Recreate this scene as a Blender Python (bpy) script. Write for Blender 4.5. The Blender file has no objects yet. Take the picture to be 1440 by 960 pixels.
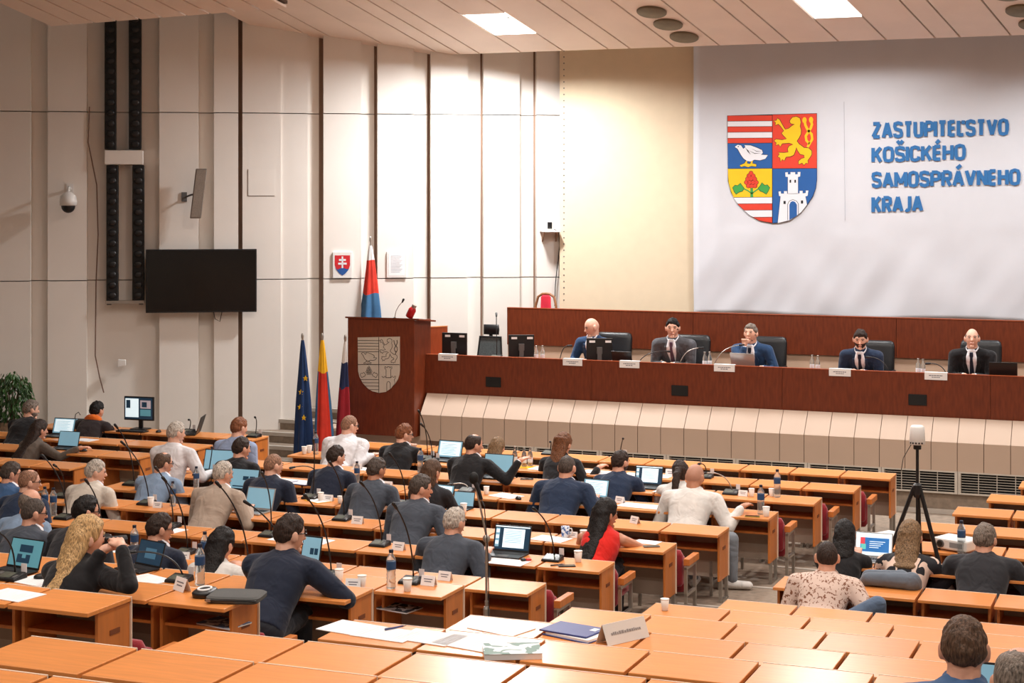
import bpy, math, random
import numpy as np
from mathutils import Vector, Matrix, noise
random.seed(7)
C = bpy.context.scene.collection
# ---------------------------------------------------------------- measured view of the hall
F, PX0, PY0 = 2390.4, 720.0, 277.03
A = math.radians(21.896); CA, SA = math.cos(A), math.sin(A)
CZ = 3.92            # eye height above the front floor
DH = 0.69            # desk height
ROWY = {1: 20.116, 2: 19.119, 3: 18.203, 4: 17.217, 5: 16.234, 6: 15.298, 7: 14.314, 8: 13.313, 9: 12.127, 10: 10.944,
        11: 9.741, 12: 8.631, 13: 7.442, 14: 6.357, 15: 5.26, 16: 4.16}
ROWZ = {r: 0.0 for r in range(1, 9)}
ROWZ.update({9: .214, 10: .424, 11: .625, 12: .828, 13: 1.03, 14: 1.236, 15: 1.44, 16: 1.64})
PITCH = .591
CEND = {1: -3.23, 2: -3.46, 3: -3.71, 4: -3.96, 5: -4.22, 6: -4.48, 7: -4.76, 8: -5.03, 9: -5.26, 10: -5.46, 11: -5.69, 12: -5.92, 13: -6.16, 14: -6.4}
RSTART = {r: -3.26 - .237 * (r - 7) for r in range(1, 17)}
LEND = {r: -11.62 - .26 * (r - 1) for r in range(1, 17)}

def ray(px, py):
    xc = (px - PX0) / F; zc = -(py - PY0) / F
    return Vector((xc * CA - SA, xc * SA + CA, zc))
def at_y(px, py, Y):
    d = ray(px, py); t = Y / d.y
    return Vector((d.x * t, Y, CZ + d.z * t))
def at_z(px, py, z):
    d = ray(px, py); t = (z - CZ) / d.z
    return Vector((d.x * t, d.y * t, z))
def at_d(px, py, dep):
    d = ray(px, py)
    return Vector((d.x * dep, d.y * dep, CZ + d.z * dep))
def pix(p):
    xc = p[0] * CA + p[1] * SA; yc = -p[0] * SA + p[1] * CA
    if yc < .3: return (-9e3, 9e3)
    return (PX0 + F * xc / yc, PY0 - F * (p[2] - CZ) / yc)

# ---------------------------------------------------------------- materials
def s2l(c):
    return tuple(((x / 255) / 12.92 if x / 255 <= .04045 else ((x / 255 + .055) / 1.055) ** 2.4) for x in c)
_M = {}
def mat(name, rgb, rough=.6, metal=0., var=.06, vscale=6., bump=0., bscale=40., rgb2=None, stretch=None, emit=0., trans=0., rnd=0., coat=0., spec=.5, alpha=1., sheen=0.):
    if name in _M: return _M[name]
    m = bpy.data.materials.new(name); m.use_nodes = True; _M[name] = m
    nt = m.node_tree; N = nt.nodes; L = nt.links
    b = N['Principled BSDF']
    col = (*s2l(rgb), 1)
    tc = N.new('ShaderNodeTexCoord'); mp = N.new('ShaderNodeMapping')
    L.new(tc.outputs['Object'], mp.inputs['Vector'])
    if stretch: mp.inputs['Scale'].default_value = stretch
    nz = N.new('ShaderNodeTexNoise'); nz.inputs['Scale'].default_value = vscale; nz.inputs['Detail'].default_value = 4
    L.new(mp.outputs['Vector'], nz.inputs['Vector'])
    mx = N.new('ShaderNodeMix'); mx.data_type = 'RGBA'
    c2 = s2l(rgb2) if rgb2 else tuple(max(0, x * (1 - 2.2 * var)) for x in col[:3])
    mx.inputs[6].default_value = col; mx.inputs[7].default_value = (*c2, 1)
    rp = N.new('ShaderNodeMapRange'); rp.inputs[1].default_value = .35; rp.inputs[2].default_value = .68
    L.new(nz.outputs['Fac'], rp.inputs[0]); L.new(rp.outputs[0], mx.inputs[0])
    out = mx.outputs[2]
    if rnd:
        oi = N.new('ShaderNodeObjectInfo'); hs = N.new('ShaderNodeHueSaturation'); r2 = N.new('ShaderNodeMapRange')
        r2.inputs[3].default_value = 1 - rnd; r2.inputs[4].default_value = 1 + rnd
        L.new(oi.outputs['Random'], r2.inputs[0]); L.new(r2.outputs[0], hs.inputs['Value']); L.new(out, hs.inputs['Color']); out = hs.outputs[0]
    L.new(out, b.inputs['Base Color'])
    b.inputs['Roughness'].default_value = rough; b.inputs['Metallic'].default_value = metal
    b.inputs['Specular IOR Level'].default_value = spec
    if coat: b.inputs['Coat Weight'].default_value = coat; b.inputs['Coat Roughness'].default_value = .15
    if sheen: b.inputs['Sheen Weight'].default_value = sheen
    if trans: b.inputs['Transmission Weight'].default_value = trans; b.inputs['IOR'].default_value = 1.2
    if alpha < 1: b.inputs['Alpha'].default_value = alpha
    if emit:
        b.inputs['Emission Strength'].default_value = emit; L.new(out, b.inputs['Emission Color'])
    if bump:
        n2 = N.new('ShaderNodeTexNoise'); n2.inputs['Scale'].default_value = bscale; n2.inputs['Detail'].default_value = 3 if bump < .8 else 2; n2.inputs['Distortion'].default_value = 0 if bump < .8 else .9
        L.new(mp.outputs['Vector'], n2.inputs['Vector'])
        bp = N.new('ShaderNodeBump'); bp.inputs['Strength'].default_value = bump; bp.inputs['Distance'].default_value = .02 if bump < .8 else .028
        L.new(n2.outputs['Fac'], bp.inputs['Height']); L.new(bp.outputs[0], b.inputs['Normal'])
    return m
def cloth(name, rgb, var=.08):
    return mat('cloth_' + name, rgb, .85, var=var, vscale=7, bump=.85, bscale=5.5, sheen=.15, spec=.2, stretch=(1.3, 1.3, 1.2))

WALL = mat('wall_paint', (236, 230, 222), .75, var=.02, vscale=1.2, bump=.03, bscale=60)
GROOVE = mat('groove_dark', (92, 72, 58), .9)
CEIL = mat('ceiling_board', (242, 224, 210), .7, var=.03, vscale=1.5)
CARPET = mat('carpet', (150, 134, 118), .95, var=.12, vscale=14, bump=.2, bscale=200)
STEPN = mat('step_nosing', (196, 188, 178), .8, var=.04)
ORANGE = mat('desk_laminate', (230, 147, 78), .30, var=.07, vscale=3, stretch=(1.2, 14, 3), rnd=.06, spec=.5)
ORANGE_D = mat('desk_side_laminate', (204, 120, 54), .4, var=.08, vscale=3, stretch=(8, 8, 1), rnd=.05)
DESKEDGE = mat('desk_pale_edge', (244, 226, 204), .5, var=.02)
DESKGREY = mat('desk_beige_panel', (171, 152, 134), .7, var=.04)
MAHOG = mat('mahogany_veneer', (120, 52, 24), .42, var=.10, vscale=5, stretch=(7, 7, 1.1), rgb2=(98, 40, 17))
MAHOG_O = mat('mahogany_orange_veneer', (158, 72, 34), .4, var=.08, vscale=5, stretch=(7, 7, 1.1))
BEIGE = mat('beige_cladding', (198, 174, 154), .6, var=.02, vscale=1.0)
BEIGE_T = mat('cladding_seam', (150, 122, 102), .8)
WHITE = mat('white_plastic', (232, 230, 226), .45, var=.02)
BLACK = mat('black_plastic', (22, 22, 24), .42, var=.1)
BLACKM = mat('black_matte', (10, 10, 10), .7, var=.1)
GREYP = mat('grey_plastic', (96, 94, 92), .5, var=.05)
STEEL = mat('brushed_steel', (178, 172, 164), .35, metal=.85, var=.04)
LEATHER = mat('black_leather', (24, 25, 28), .32, var=.15, bump=.15, bscale=120)
RED = mat('red_upholstery', (150, 22, 38), .85, var=.08, bump=.25, bscale=160, sheen=.3)
PAPER = mat('white_paper', (243, 241, 240), .8, var=.015)
SCREENF = mat('projection_fabric', (228, 210, 180), .85, var=.015)
BANNER = mat('banner_fabric', (216, 217, 222), .8, var=.02, vscale=2)
INK = mat('print_grey', (120, 120, 130), .8)
SKIN = mat('skin', (222, 164, 136), .5, var=.05, vscale=20)
SKIN2 = mat('skin_light', (232, 180, 154), .5, var=.05, vscale=20)
SKIN3 = mat('skin_tan', (196, 136, 104), .5, var=.06, vscale=20)

# ---------------------------------------------------------------- mesh builder
class MB:
    def __init__(s): s.v = []; s.f = []; s.m = []; s.mats = []
    def mi(s, m):
        if m is None: return 0
        if m not in s.mats: s.mats.append(m)
        return s.mats.index(m)
    def add(s, vs, fs, m=None):
        o = len(s.v); s.v += [tuple(v) for v in vs]; k = s.mi(m)
        for f in fs: s.f.append([i + o for i in f]); s.m.append(k)
        return s
    def box(s, lo, hi, m=None, rot=0., piv=None):
        x0, y0, z0 = lo; x1, y1, z1 = hi
        vs = [Vector(p) for p in ((x0, y0, z0), (x1, y0, z0), (x1, y1, z0), (x0, y1, z0), (x0, y0, z1), (x1, y0, z1), (x1, y1, z1), (x0, y1, z1))]
        if rot:
            piv = Vector(piv) if piv else (Vector(lo) + Vector(hi)) / 2
            R = Matrix.Rotation(rot, 3, 'Z'); vs = [R @ (v - piv) + piv for v in vs]
        return s.add(vs, [(0, 3, 2, 1), (4, 5, 6, 7), (0, 1, 5, 4), (1, 2, 6, 5), (2, 3, 7, 6), (3, 0, 4, 7)], m)
    def prism(s, pts, d, m=None):
        """closed polygon of 3-D points pushed along d"""
        n = len(pts); d = Vector(d); p = [Vector(q) for q in pts]
        nr = Vector((0, 0, 0))
        for i in range(n): nr += p[i].cross(p[(i + 1) % n])
        if nr.dot(d) > 0: p.reverse()
        vs = p + [q + d for q in p]
        fs = [tuple(range(n)), tuple(range(2 * n - 1, n - 1, -1))]
        fs += [((i + 1) % n, i, i + n, (i + 1) % n + n) for i in range(n)]
        return s.add(vs, fs, m)
    def tube(s, pts, r, m=None, n=8):
        pts = [Vector(p) for p in pts]; k = len(pts)
        rs = list(r) if hasattr(r, '__len__') else [r] * k
        up = Vector((0, 0, 1)); vs = []; prev = None
        for i in range(k):
            t = (pts[min(i + 1, k - 1)] - pts[max(i - 1, 0)])
            t = t.normalized() if t.length > 1e-9 else Vector((0, 0, 1))
            a = prev - t * prev.dot(t) if prev is not None else (t.cross(up) if abs(t.dot(up)) < .95 else t.cross(Vector((1, 0, 0))))
            a.normalize(); prev = a; b = t.cross(a)
            vs += [pts[i] + (a * math.cos(2 * math.pi * j / n) + b * math.sin(2 * math.pi * j / n)) * rs[i] for j in range(n)]
        fs = []
        for i in range(k - 1):
            for j in range(n):
                fs.append((i * n + j, i * n + (j + 1) % n, (i + 1) * n + (j + 1) % n, (i + 1) * n + j))
        fs += [tuple(range(n - 1, -1, -1)), tuple((k - 1) * n + j for j in range(n))]
        return s.add(vs, fs, m)
    def lathe(s, prof, c=(0, 0, 0), m=None, n=20):
        c = Vector(c); vs = []; k = len(prof)
        for r, z in prof:
            vs += [c + Vector((r * math.cos(2 * math.pi * j / n), r * math.sin(2 * math.pi * j / n), z)) for j in range(n)]
        fs = []
        for i in range(k - 1):
            for j in range(n):
                fs.append((i * n + j, i * n + (j + 1) % n, (i + 1) * n + (j + 1) % n, (i + 1) * n + j))
        fs += [tuple(range(n - 1, -1, -1)), tuple((k - 1) * n + j for j in range(n))]
        return s.add(vs, fs, m)
    def ell(s, c, r, m=None, nu=16, nv=10, R=None):
        c = Vector(c); vs = []; fs = []
        for i in range(1, nv):
            th = math.pi * i / nv
            for j in range(nu):
                ph = 2 * math.pi * j / nu
                p = Vector((r[0] * math.sin(th) * math.cos(ph), r[1] * math.sin(th) * math.sin(ph), r[2] * math.cos(th)))
                vs.append(c + (R @ p if R else p))
        t = Vector((0, 0, r[2])); b = Vector((0, 0, -r[2]))
        vs += [c + (R @ t if R else t), c + (R @ b if R else b)]
        for i in range(nv - 2):
            for j in range(nu):
                fs.append((i * nu + j, (i + 1) * nu + j, (i + 1) * nu + (j + 1) % nu, i * nu + (j + 1) % nu))
        T = (nv - 1) * nu
        for j in range(nu):
            fs.append((T, j, (j + 1) % nu)); fs.append((T + 1, (nv - 2) * nu + (j + 1) % nu, (nv - 2) * nu + j))
        return s.add(vs, fs, m)
    def cap(s, p0, r0, p1, r1, m=None, n=10):
        p0 = Vector(p0); p1 = Vector(p1); d = p1 - p0; L = d.length or 1e-6; d = d / L
        a = d.cross(Vector((0, 0, 1)) if abs(d.z) < .9 else Vector((1, 0, 0))).normalized(); b = d.cross(a)
        rings = []
        for q in (-.98, -.7, -.35, 0): rings.append((p0 + d * (q * r0), r0 * math.sqrt(max(0, 1 - q * q))))
        for q in (0, .35, .7, .98): rings.append((p1 + d * (q * r1), r1 * math.sqrt(max(0, 1 - q * q))))
        vs = []
        for c, r in rings: vs += [c + (a * math.cos(2 * math.pi * j / n) + b * math.sin(2 * math.pi * j / n)) * r for j in range(n)]
        k = len(rings); fs = []
        for i in range(k - 1):
            for j in range(n):
                fs.append((i * n + j, i * n + (j + 1) % n, (i + 1) * n + (j + 1) % n, (i + 1) * n + j))
        fs += [tuple(range(n - 1, -1, -1)), tuple((k - 1) * n + j for j in range(n))]
        return s.add(vs, fs, m)
    def loft(s, secs, m=None, n=20, p=2.0):
        """secs: (centre, x-axis vector, y-axis vector)"""
        vs = []; k = len(secs)
        for c, ax, ay in secs:
            for j in range(n):
                t = 2 * math.pi * j / n; ct, st = math.cos(t), math.sin(t)
                e = 2 / p
                vs.append(Vector(c) + Vector(ax) * (math.copysign(abs(ct) ** e, ct)) + Vector(ay) * (math.copysign(abs(st) ** e, st)))
        fs = []
        for i in range(k - 1):
            for j in range(n):
                fs.append((i * n + j, i * n + (j + 1) % n, (i + 1) * n + (j + 1) % n, (i + 1) * n + j))
        fs += [tuple(range(n - 1, -1, -1)), tuple((k - 1) * n + j for j in range(n))]
        return s.add(vs, fs, m)
    def build(s, name, m=None, parent=None, smooth=False, bevel=0., kind=None, remesh=0., sm=0):
        me = bpy.data.meshes.new(name); me.from_pydata(s.v, [], s.f)
        if s.mats:
            for q in s.mats: me.materials.append(q)
            me.polygons.foreach_set('material_index', s.m)
        elif m: me.materials.append(m)
        if smooth: me.polygons.foreach_set('use_smooth', [True] * len(me.polygons))
        me.update()
        o = bpy.data.objects.new(name, me); C.objects.link(o)
        if parent is not None: o.parent = parent
        if remesh:
            q = o.modifiers.new('r', 'REMESH'); q.mode = 'VOXEL'; q.voxel_size = remesh; q.use_smooth_shade = True
            if sm:
                q = o.modifiers.new('s', 'SMOOTH'); q.factor = .5; q.iterations = sm
        if bevel:
            q = o.modifiers.new('b', 'BEVEL'); q.width = bevel; q.segments = 2; q.limit_method = 'ANGLE'
            q.angle_limit = math.radians(40)
        if kind: o['kind'] = kind
        return o
def thing(name, label, cat, loc=(0, 0, 0), rz=0., group=None, scale=None):
    o = bpy.data.objects.new(name, None); C.objects.link(o); o.empty_display_size = .1
    o.location = loc; o.rotation_euler = (0, 0, rz)
    if scale: o.scale = scale
    return tag(o, label, cat, group)
def tag(o, label, cat, group=None):
    o['label'] = label; o['category'] = cat
    if group: o['group'] = group
    return o
def struct(mb, name, m=None, **k): return mb.build(name, m, kind='structure', **k)
def dup(root, label, loc, rz=0., group=None, scale=None):
    r = root.copy(); C.objects.link(r); r.location = loc; r.rotation_euler = (0, 0, rz); r['label'] = label
    if scale: r.scale = scale
    if group: r['group'] = group
    for ch in KIDS[root.name]:
        c = ch[0].copy(); C.objects.link(c); c.parent = r
        for g in ch[1]:
            d = g.copy(); C.objects.link(d); d.parent = c
    return r
KIDS = {}
def proto(root, kids):
    KIDS[root.name] = [(k, []) if not isinstance(k, tuple) else k for k in kids]
    return root
class Maker:
    """first call keeps the original, later calls copy it"""
    def __init__(s, fn): s.fn = fn; s.root = None
    def __call__(s, label, loc, rz=0., group=None, scale=None):
        if s.root is None:
            s.root = s.fn(); r = s.root; r['label'] = label; r.location = loc; r.rotation_euler = (0, 0, rz)
            if group: r['group'] = group
            if scale: r.scale = scale
            return r
        return dup(s.root, label, loc, rz, group, scale)
ORD = ['', 'first', 'second', 'third', 'fourth', 'fifth', 'sixth', 'seventh', 'eighth', 'ninth', 'tenth', 'eleventh', 'twelfth', 'thirteenth', 'fourteenth', 'fifteenth', 'sixteenth', 'seventeenth', 'eighteenth']
# ================================================================ ROOM
WA = at_d(0, PY0, 24.78); WB = at_d(786, PY0, 26.06); WA.z = WB.z = 0
WD = (WB - WA).normalized(); WN = Vector((WD.y, -WD.x, 0))       # WN points into the hall
def wall_pt(px, off=0.):
    d = ray(px, PY0); d.z = 0
    n = WN; t = (WA.dot(n)) / d.dot(n)
    p = d * t
    return p + n * off
def wall_px(px, py, off=0.):
    d = ray(px, py); t = (WA + WN * off).dot(WN) / (d.x * WN.x + d.y * WN.y)
    return Vector((d.x * t, d.y * t, CZ + d.z * t))
SECT = [(-420, -340, 0), (-340, -290, 1), (-290, -215, 0), (-215, -160, 1), (-160, -60, 0), (-60, -20, 1), (-20, 43, 0), (43, 67, 1), (67, 122, 0), (122, 224, 1), (224, 279, 0), (279, 301, 1), (301, 335, 0), (335, 341, 2), (341, 395, 0), (395, 433, 3), (433, 449, 1),
        (449, 455, 2), (455, 508, 0), (508, 527, 1), (527, 531, 2), (531, 582, 0), (582, 602, 1), (602, 606, 2), (606, 658, 0), (658, 677, 1), (677, 680, 2),
        (680, 731, 0), (731, 752, 1), (752, 755, 2), (755, 790, 0)]
OFF = {0: 0., 1: -.13, 2: -.155, 3: -.03}
ZJ = [0, 2.70, 5.18, 8.6]
GAPM = mat('wall_gap', (150, 122, 104), .9)
w = MB()
p0, p1 = wall_pt(-420, -.2), wall_pt(800, -.2)
w.prism([p0, p1, p1 - WN * .2, p0 - WN * .2], (0, 0, 9.0), WALL)
for a, b, k in SECT:
    if k == 2:
        q0, q1 = wall_pt(a, -.15), wall_pt(b, -.15)
        w.prism([q0, q1, q1 - WN * .1, q0 - WN * .1], (0, 0, 8.6), GAPM); continue
    q0, q1 = wall_pt(a, OFF[k]), wall_pt(b, OFF[k])
    for z0, z1 in zip(ZJ, ZJ[1:]):
        w.prism([q0 + Vector((0, 0, z0)), q1 + Vector((0, 0, z0)), q1 - WN * (.2 + OFF[k]) + Vector((0, 0, z0)), q0 - WN * (.2 + OFF[k]) + Vector((0, 0, z0))], (0, 0, z1 - z0 - .014), WALL)
struct(w, 'wall_left')
# front wall behind the screen, right wall, back wall, far-left return
YF = 24.55
fw = MB(); fw.box((-9.3, YF, 0), (9.0, YF + .2, 9.2), WALL); struct(fw, 'wall_front')
rw = MB(); rw.box((8.0, -6, -.1), (8.2, YF + .2, 11.5), WALL); struct(rw, 'wall_right')
bw = MB(); bw.box((-22, -6.2, -.1), (8.2, -6, 11.5), WALL); struct(bw, 'wall_back')
pl = wall_pt(-420)
lw = MB(); lw.box((pl.x - .3, -6, -.1), (pl.x - .1, pl.y + .2, 11.5), WALL); struct(lw, 'wall_side')
# floor: flat at the front, then terraces
fl = MB(); fl.box((-22, ROWY[9] + .02, -.2), (8, 25, 0), CARPET); struct(fl, 'floor')
for i, r in enumerate(range(9, 17)):
    t = MB(); y1 = ROWY[r] + .02; y0 = (ROWY[r + 1] + .02) if r < 16 else -6
    t.box((-22, y0, -.2), (8, y1, ROWZ[r]), CARPET)
    t.box((-22, y1 - .03, ROWZ[r] - .012), (8, y1 + .012, ROWZ[r] + .004), STEPN)
    struct(t, 'floor_terrace')
# thin light strips let into the aisle floor
for Y in (18.75, 17.75, 16.75, 15.8, 14.85, 13.85):
    t = MB(); e = -3.3 - .24 * (20.1 - Y)
    t.box((e - .3, Y - .02, 0), (e + 1.8, Y + .02, .012), STEPN); t.box((e - .3, Y + .02, 0), (e + 1.8, Y + .16, .006), CARPET); struct(t, 'trim_1')
# ---- ceiling: boards sloping down to the stage
def t_of(p): return (YE - p.y) / GD.y
YE = 23.6; ZE = at_y(970, 65, YE).z; SL = .2607
GD = Vector((.205, 1.16, -.3025)).normalized()
def on_ceil(px, py, dz=0.):
    d = ray(px, py); # z = ZE + SL*(YE-Y)
    t = (ZE + dz + SL * YE - CZ) / (d.z + SL * d.y)
    return Vector((d.x * t, d.y * t, CZ + d.z * t))
edge_px = [(648, 78), (677, 77.5), (735, 75.8), (793, 72.6), (855.5, 69.5), (886.7, 69), (948, 65.8), (1011, 63.3), (1077, 60.9), (1110, 58.6), (1177.5, 55.8), (1245, 54), (1314, 50.7), (1349, 49.2), (1420.5, 47)]
XS = [on_ceil(*e).x for e in edge_px]
pat = [XS[i + 1] - XS[i] for i in range(len(XS) - 1)]
_q = on_ceil(386, 35); XLEFT = _q.x + t_of(_q) * GD.x - .25
while XS[0] > XLEFT: XS.insert(0, XS[0] - (.62 if len(XS) % 3 else .31))
while XS[-1] < 8.5: XS.append(XS[-1] + (.66 if len(XS) % 3 else .33))
LAMPQ = [[on_ceil(*q) for q in ((648, 22), (710, 17.5), (755, 46.7), (693, 50))], [on_ceil(*q) for q in ((1096, -17), (1170, -21), (1213, 23), (1142, 27))]]
holes = []
for q in LAMPQ:
    t0 = (t_of(q[2]) + t_of(q[3])) / 2; t1 = (t_of(q[0]) + t_of(q[1])) / 2
    xm = (q[2].x + t_of(q[2]) * GD.x + q[3].x + t_of(q[3]) * GD.x) / 2
    holes.append([t0, t1, xm])
def edge_pt(x): return Vector((x, YE, ZE))
ce = MB(); LAMPS = []
TL = 11.5
for x0, x1 in zip(XS, XS[1:]):
    a0, a1 = edge_pt(x0 + .014), edge_pt(x1 - .014)
    segs = [(0, TL)]
    for h in holes:
        if x0 < h[2] < x1:
            segs = [(0, h[0]), (h[1], TL)]; LAMPS.append((a0, a1, h[0], h[1]))
    for t0, t1 in segs:
        ce.prism([a0 - GD * t0, a1 - GD * t0, a1 - GD * t1, a0 - GD * t1], (0, 0, .03), CEIL)
q = [edge_pt(-24), edge_pt(9)]
# backing with holes left over the lamps: split in strips
bx = sorted([XS[0], 9] + [v for l in LAMPS for v in (l[0].x, l[1].x)])
for x0, x1 in zip(bx, bx[1:]):
    segs = [(0, TL)]
    for l in LAMPS:
        if abs(l[0].x - x0) < 1e-4: segs = [(0, l[2]), (l[3], TL)]
    for t0, t1 in segs:
        up = Vector((0, 0, .06)); b0, b1 = edge_pt(x0) + up, edge_pt(x1) + up
        ce.prism([b0 - GD * t0, b1 - GD * t0, b1 - GD * t1, b0 - GD * t1], (0, 0, .05), GROOVE)
# front fascia and the level ceiling further back
zb = ZE - GD.z * -TL; top = edge_pt(0) - GD * TL
ce.box((-24, -6, top.z), (9, top.y + .05, top.z + .1), CEIL)
ce.box((wall_pt(640).x, YE, ZE + .0), (9, YE + .03, ZE + .5), CEIL)
ce.box((-12, YE + .03, 6.9), (9, YF + .2, 7.0), CEIL)
struct(ce, 'ceiling')
# lower baffle over the left block
E0 = at_d(71, 37, 23.0); E1 = at_d(332, 17.5, 21.2); E1.z = E0.z
E2 = E0 + (E1 - E0) * 1.16
bf = MB(); n = 10
cuts = [0, .13, .25, .375, .5, .62, .75, .87, 1.0, 1.12, 1.25]
for c0, c1 in zip(cuts, cuts[1:]):
    a0 = E0 + (E1 - E0) * (c0 + .006) - Vector((0, 0, 0)); a1 = E0 + (E1 - E0) * (c1 - .006)
    bf.prism([a0, a1, a1 - GD * 3.2, a0 - GD * 3.2], (0, 0, .03), CEIL)
a0, a1 = E0 + Vector((0, 0, .05)), E0 + (E1 - E0) * 1.25 + Vector((0, 0, .05))
bf.prism([a0, a1, a1 - GD * 3.2, a0 - GD * 3.2], (0, 0, .04), GROOVE)
struct(bf, 'ceiling_baffle')
# ceiling lamps (recess + diffuser)
LIT = mat('lamp_glow', (255, 250, 244), .5, var=0, emit=9.)
LITW = mat('lamp_reflector', (250, 248, 244), .3, var=0, emit=1.2)
LREF = mat('lamp_louvre', (205, 214, 214), .3, var=.05)
for i, (a0, a1, t0, t1) in enumerate(LAMPS):
    c = [a0 - GD * t0, a1 - GD * t0, a1 - GD * t1, a0 - GD * t1]
    mid = sum(c, Vector()) / 4
    L = thing('ceiling_lamp', ['square recessed ceiling lamp glowing white above the left side of the stage', 'square recessed ceiling lamp glowing white above the white banner'][i], 'ceiling lamp', mid, group=None)
    l = [p - mid for p in c]; H = Vector((0, 0, .22))
    fr = MB()
    for j in range(4):
        p, r = l[j], l[(j + 1) % 4]; inn = -(p + r) / 2; inn = inn.normalized() * .02
        fr.prism([p, r, r + H, p + H], inn, LITW)
    fr.build('frame', None, L)
    d = MB(); d.prism([p * .98 + H for p in l], (0, 0, .02), LIT); d.build('diffuser', LIT, L)
    lv = MB()
    u, v = l[1] - l[0], l[3] - l[0]
    p = l[0] + u * .14 + v * .1
    lv.prism([p + H * .4, p + v * .8 + H * .4, p + v * .8 + H * .75, p + H * .75], u.normalized() * .05, LREF)
    lv.build('louvre', LREF, L)
    b = MB(); p = l[0] + u * .62 + v * .35; b.lathe([(.03, 0), (.035, .02), (.03, .05)], p + H * .55, GREYP); b.build('socket', GREYP, L)
# round ceiling loudspeakers
SPK = mat('speaker_grille', (128, 118, 96), .7, var=.1)
def speaker_disc():
    r = thing('ceiling_speaker', '', 'speaker')
    tilt = Matrix.Rotation(-math.atan(SL), 3, 'X')
    g = MB(); n = 28
    for rr, zz, nm in ((.2, 0, 0),):
        pass
    a = MB(); a.lathe([(.195, -.03), (.205, -.02), (.205, .0), (.19, .0)], m=SPK, n=28); a.v = [tuple(tilt @ Vector(p)) for p in a.v]
    b = MB(); b.lathe([(.0, -.022), (.19, -.024), (.192, -.01), (.0, -.008)], m=SPK, n=28); b.v = [tuple(tilt @ Vector(p)) for p in b.v]
    k = [a.build('rim', SPK, r, smooth=True), b.build('grille', SPK, r)]
    return proto(r, k)
sp = Maker(speaker_disc)
for px, py, lb in ((916.5, 16, 'round grey ceiling speaker furthest from the stage in the trio left of the banner'), (939.5, 33.5, 'round grey ceiling speaker in the middle of the trio left of the banner'),
                   (962, 51.3, 'round grey ceiling speaker closest to the stage in the trio near the banner corner'), (1418, -9, 'round grey ceiling speaker cut by the top edge, furthest of the right trio'),
                   (1437, 14, 'round grey ceiling speaker at top right, middle of the right trio'), (1455, 33, 'round grey ceiling speaker half cut by the right edge, nearest the banner')):
    sp(lb, on_ceil(px, py, -.005), 0, 'round ceiling speakers')
# ---- stage: steps, platform, cladding, grilles
SZ = .75; RZ = .9
YG, YR = 21.55, 21.8
st = MB()
xl = wall_pt(330).x - .6; xr = at_y(470, 600, 21.9).x
for k in range(5):
    y = 21.35 + .31 * k
    st.box((xl - .5, y, 0), (xr + .3, y + (.36 if k < 4 else 3.4), .15 * (k + 1)), CARPET)
    st.box((xl - .5, y - .012, .15 * (k + 1) - .05), (xr + .3, y + .04, .15 * (k + 1) + .004), STEPN)
struct(st, 'trim_2')
xg0 = at_y(591, 612, YG).x
pf = MB(); pf.box((xr - .2, 21.62, 0), (xg0 + .1, YF, .58), BEIGE); pf.box((xr, 22.6, .5), (9, YF, SZ), CARPET); pf.box((xg0 + .3, YR + .05, SZ - .2), (9, YF - .3, RZ), CARPET)
struct(pf, 'floor_stage')
cl = MB(); xe = .8
prof = [(YR - .03, 1.16), (YG + .0, .90), (YG - .012, .885), (YG - .012, .53)]
x = xg0; i = 0
while x < xe:
    x1 = min(x + .318, xe)
    for (ya, za), (yb, zb_) in zip(prof, prof[1:]):
        
        off = random.uniform(-.003, .003)
        cl.prism([(x + .004, ya, za), (x1 - .004, ya, za), (x1 - .004, yb, zb_), (x + .004, yb, zb_)], (0, .012, .0), BEIGE)
    x = x1
cl.prism([(xg0, YR + .0, 1.155), (xg0, YG + .035, .915), (xg0, YG + .015, .9), (xg0, YG + .015, .53), (xg0, YG + .13, .53), (xg0, YG + .13, .25), (xg0, YR + .3, .25), (xg0, YR + .3, 1.155)], (xe - xg0, 0, 0), BEIGE_T)
cl.box((xg0, YG + .02, 0), (xe, YG + .1, .245), CARPET); cl.box((xg0, YG - .05, 0), (xe, YG + .02, .05), STEPN)
struct(cl, 'trim_3')
GRB = mat('grille_dark', (16, 18, 17), .9); GRS = mat('grille_slat', (206, 198, 186), .5)
def grille():
    r = thing('ventilation_grille', '', 'ventilation grille'); W = .93
    f = MB(); f.box((-W / 2, -.02, 0), (-W / 2 + .035, .02, .28)); f.box((W / 2 - .035, -.02, 0), (W / 2, .02, .28)); f.box((-W / 2 + .035, -.02, 0), (W / 2 - .035, .02, .018)); f.box((-W / 2 + .035, -.02, .262), (W / 2 - .035, .02, .28))
    s_ = MB()
    for k in range(7): z = .040 + k * .032; s_.box((-W / 2 + .035, -.005, z), (W / 2 - .035, .003, z + .0055))
    for k in (-1, 0, 1): s_.box((k * .22 - .004, -.002, .018), (k * .22 + .004, .012, .262))
    b = MB(); b.box((-W / 2 + .035, .09, .01), (W / 2 - .035, .10, .27))
    k = [f.build('frame', GRS, r), s_.build('slats', GRS, r), b.build('backing', GRB, r)]
    return proto(r, k)
gm = Maker(grille)
nodes = [1347 - 0, 1245, 1147, 1052, 960]
gx = at_y(1347, 660, YG).x; k = 0
xs = [gx + .935 * i - .4675 for i in range(-8, 2)]
nm = ['right of the tripod', 'directly behind the tripod', 'just left of the tripod', 'behind the bald man in white', 'behind the ponytail woman', 'behind the dark-bearded man in navy', 'behind the red-haired woman', 'behind the outstretched arm', 'behind the sandy-haired man', 'under the lectern corner']
for i, x in enumerate(reversed(xs)):
    if x - .47 < xg0: continue
    gm('slatted grey ventilation grille at the foot of the stage, ' + nm[i], (x, YG + .0, .25), 0, 'stage foot grilles')
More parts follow.
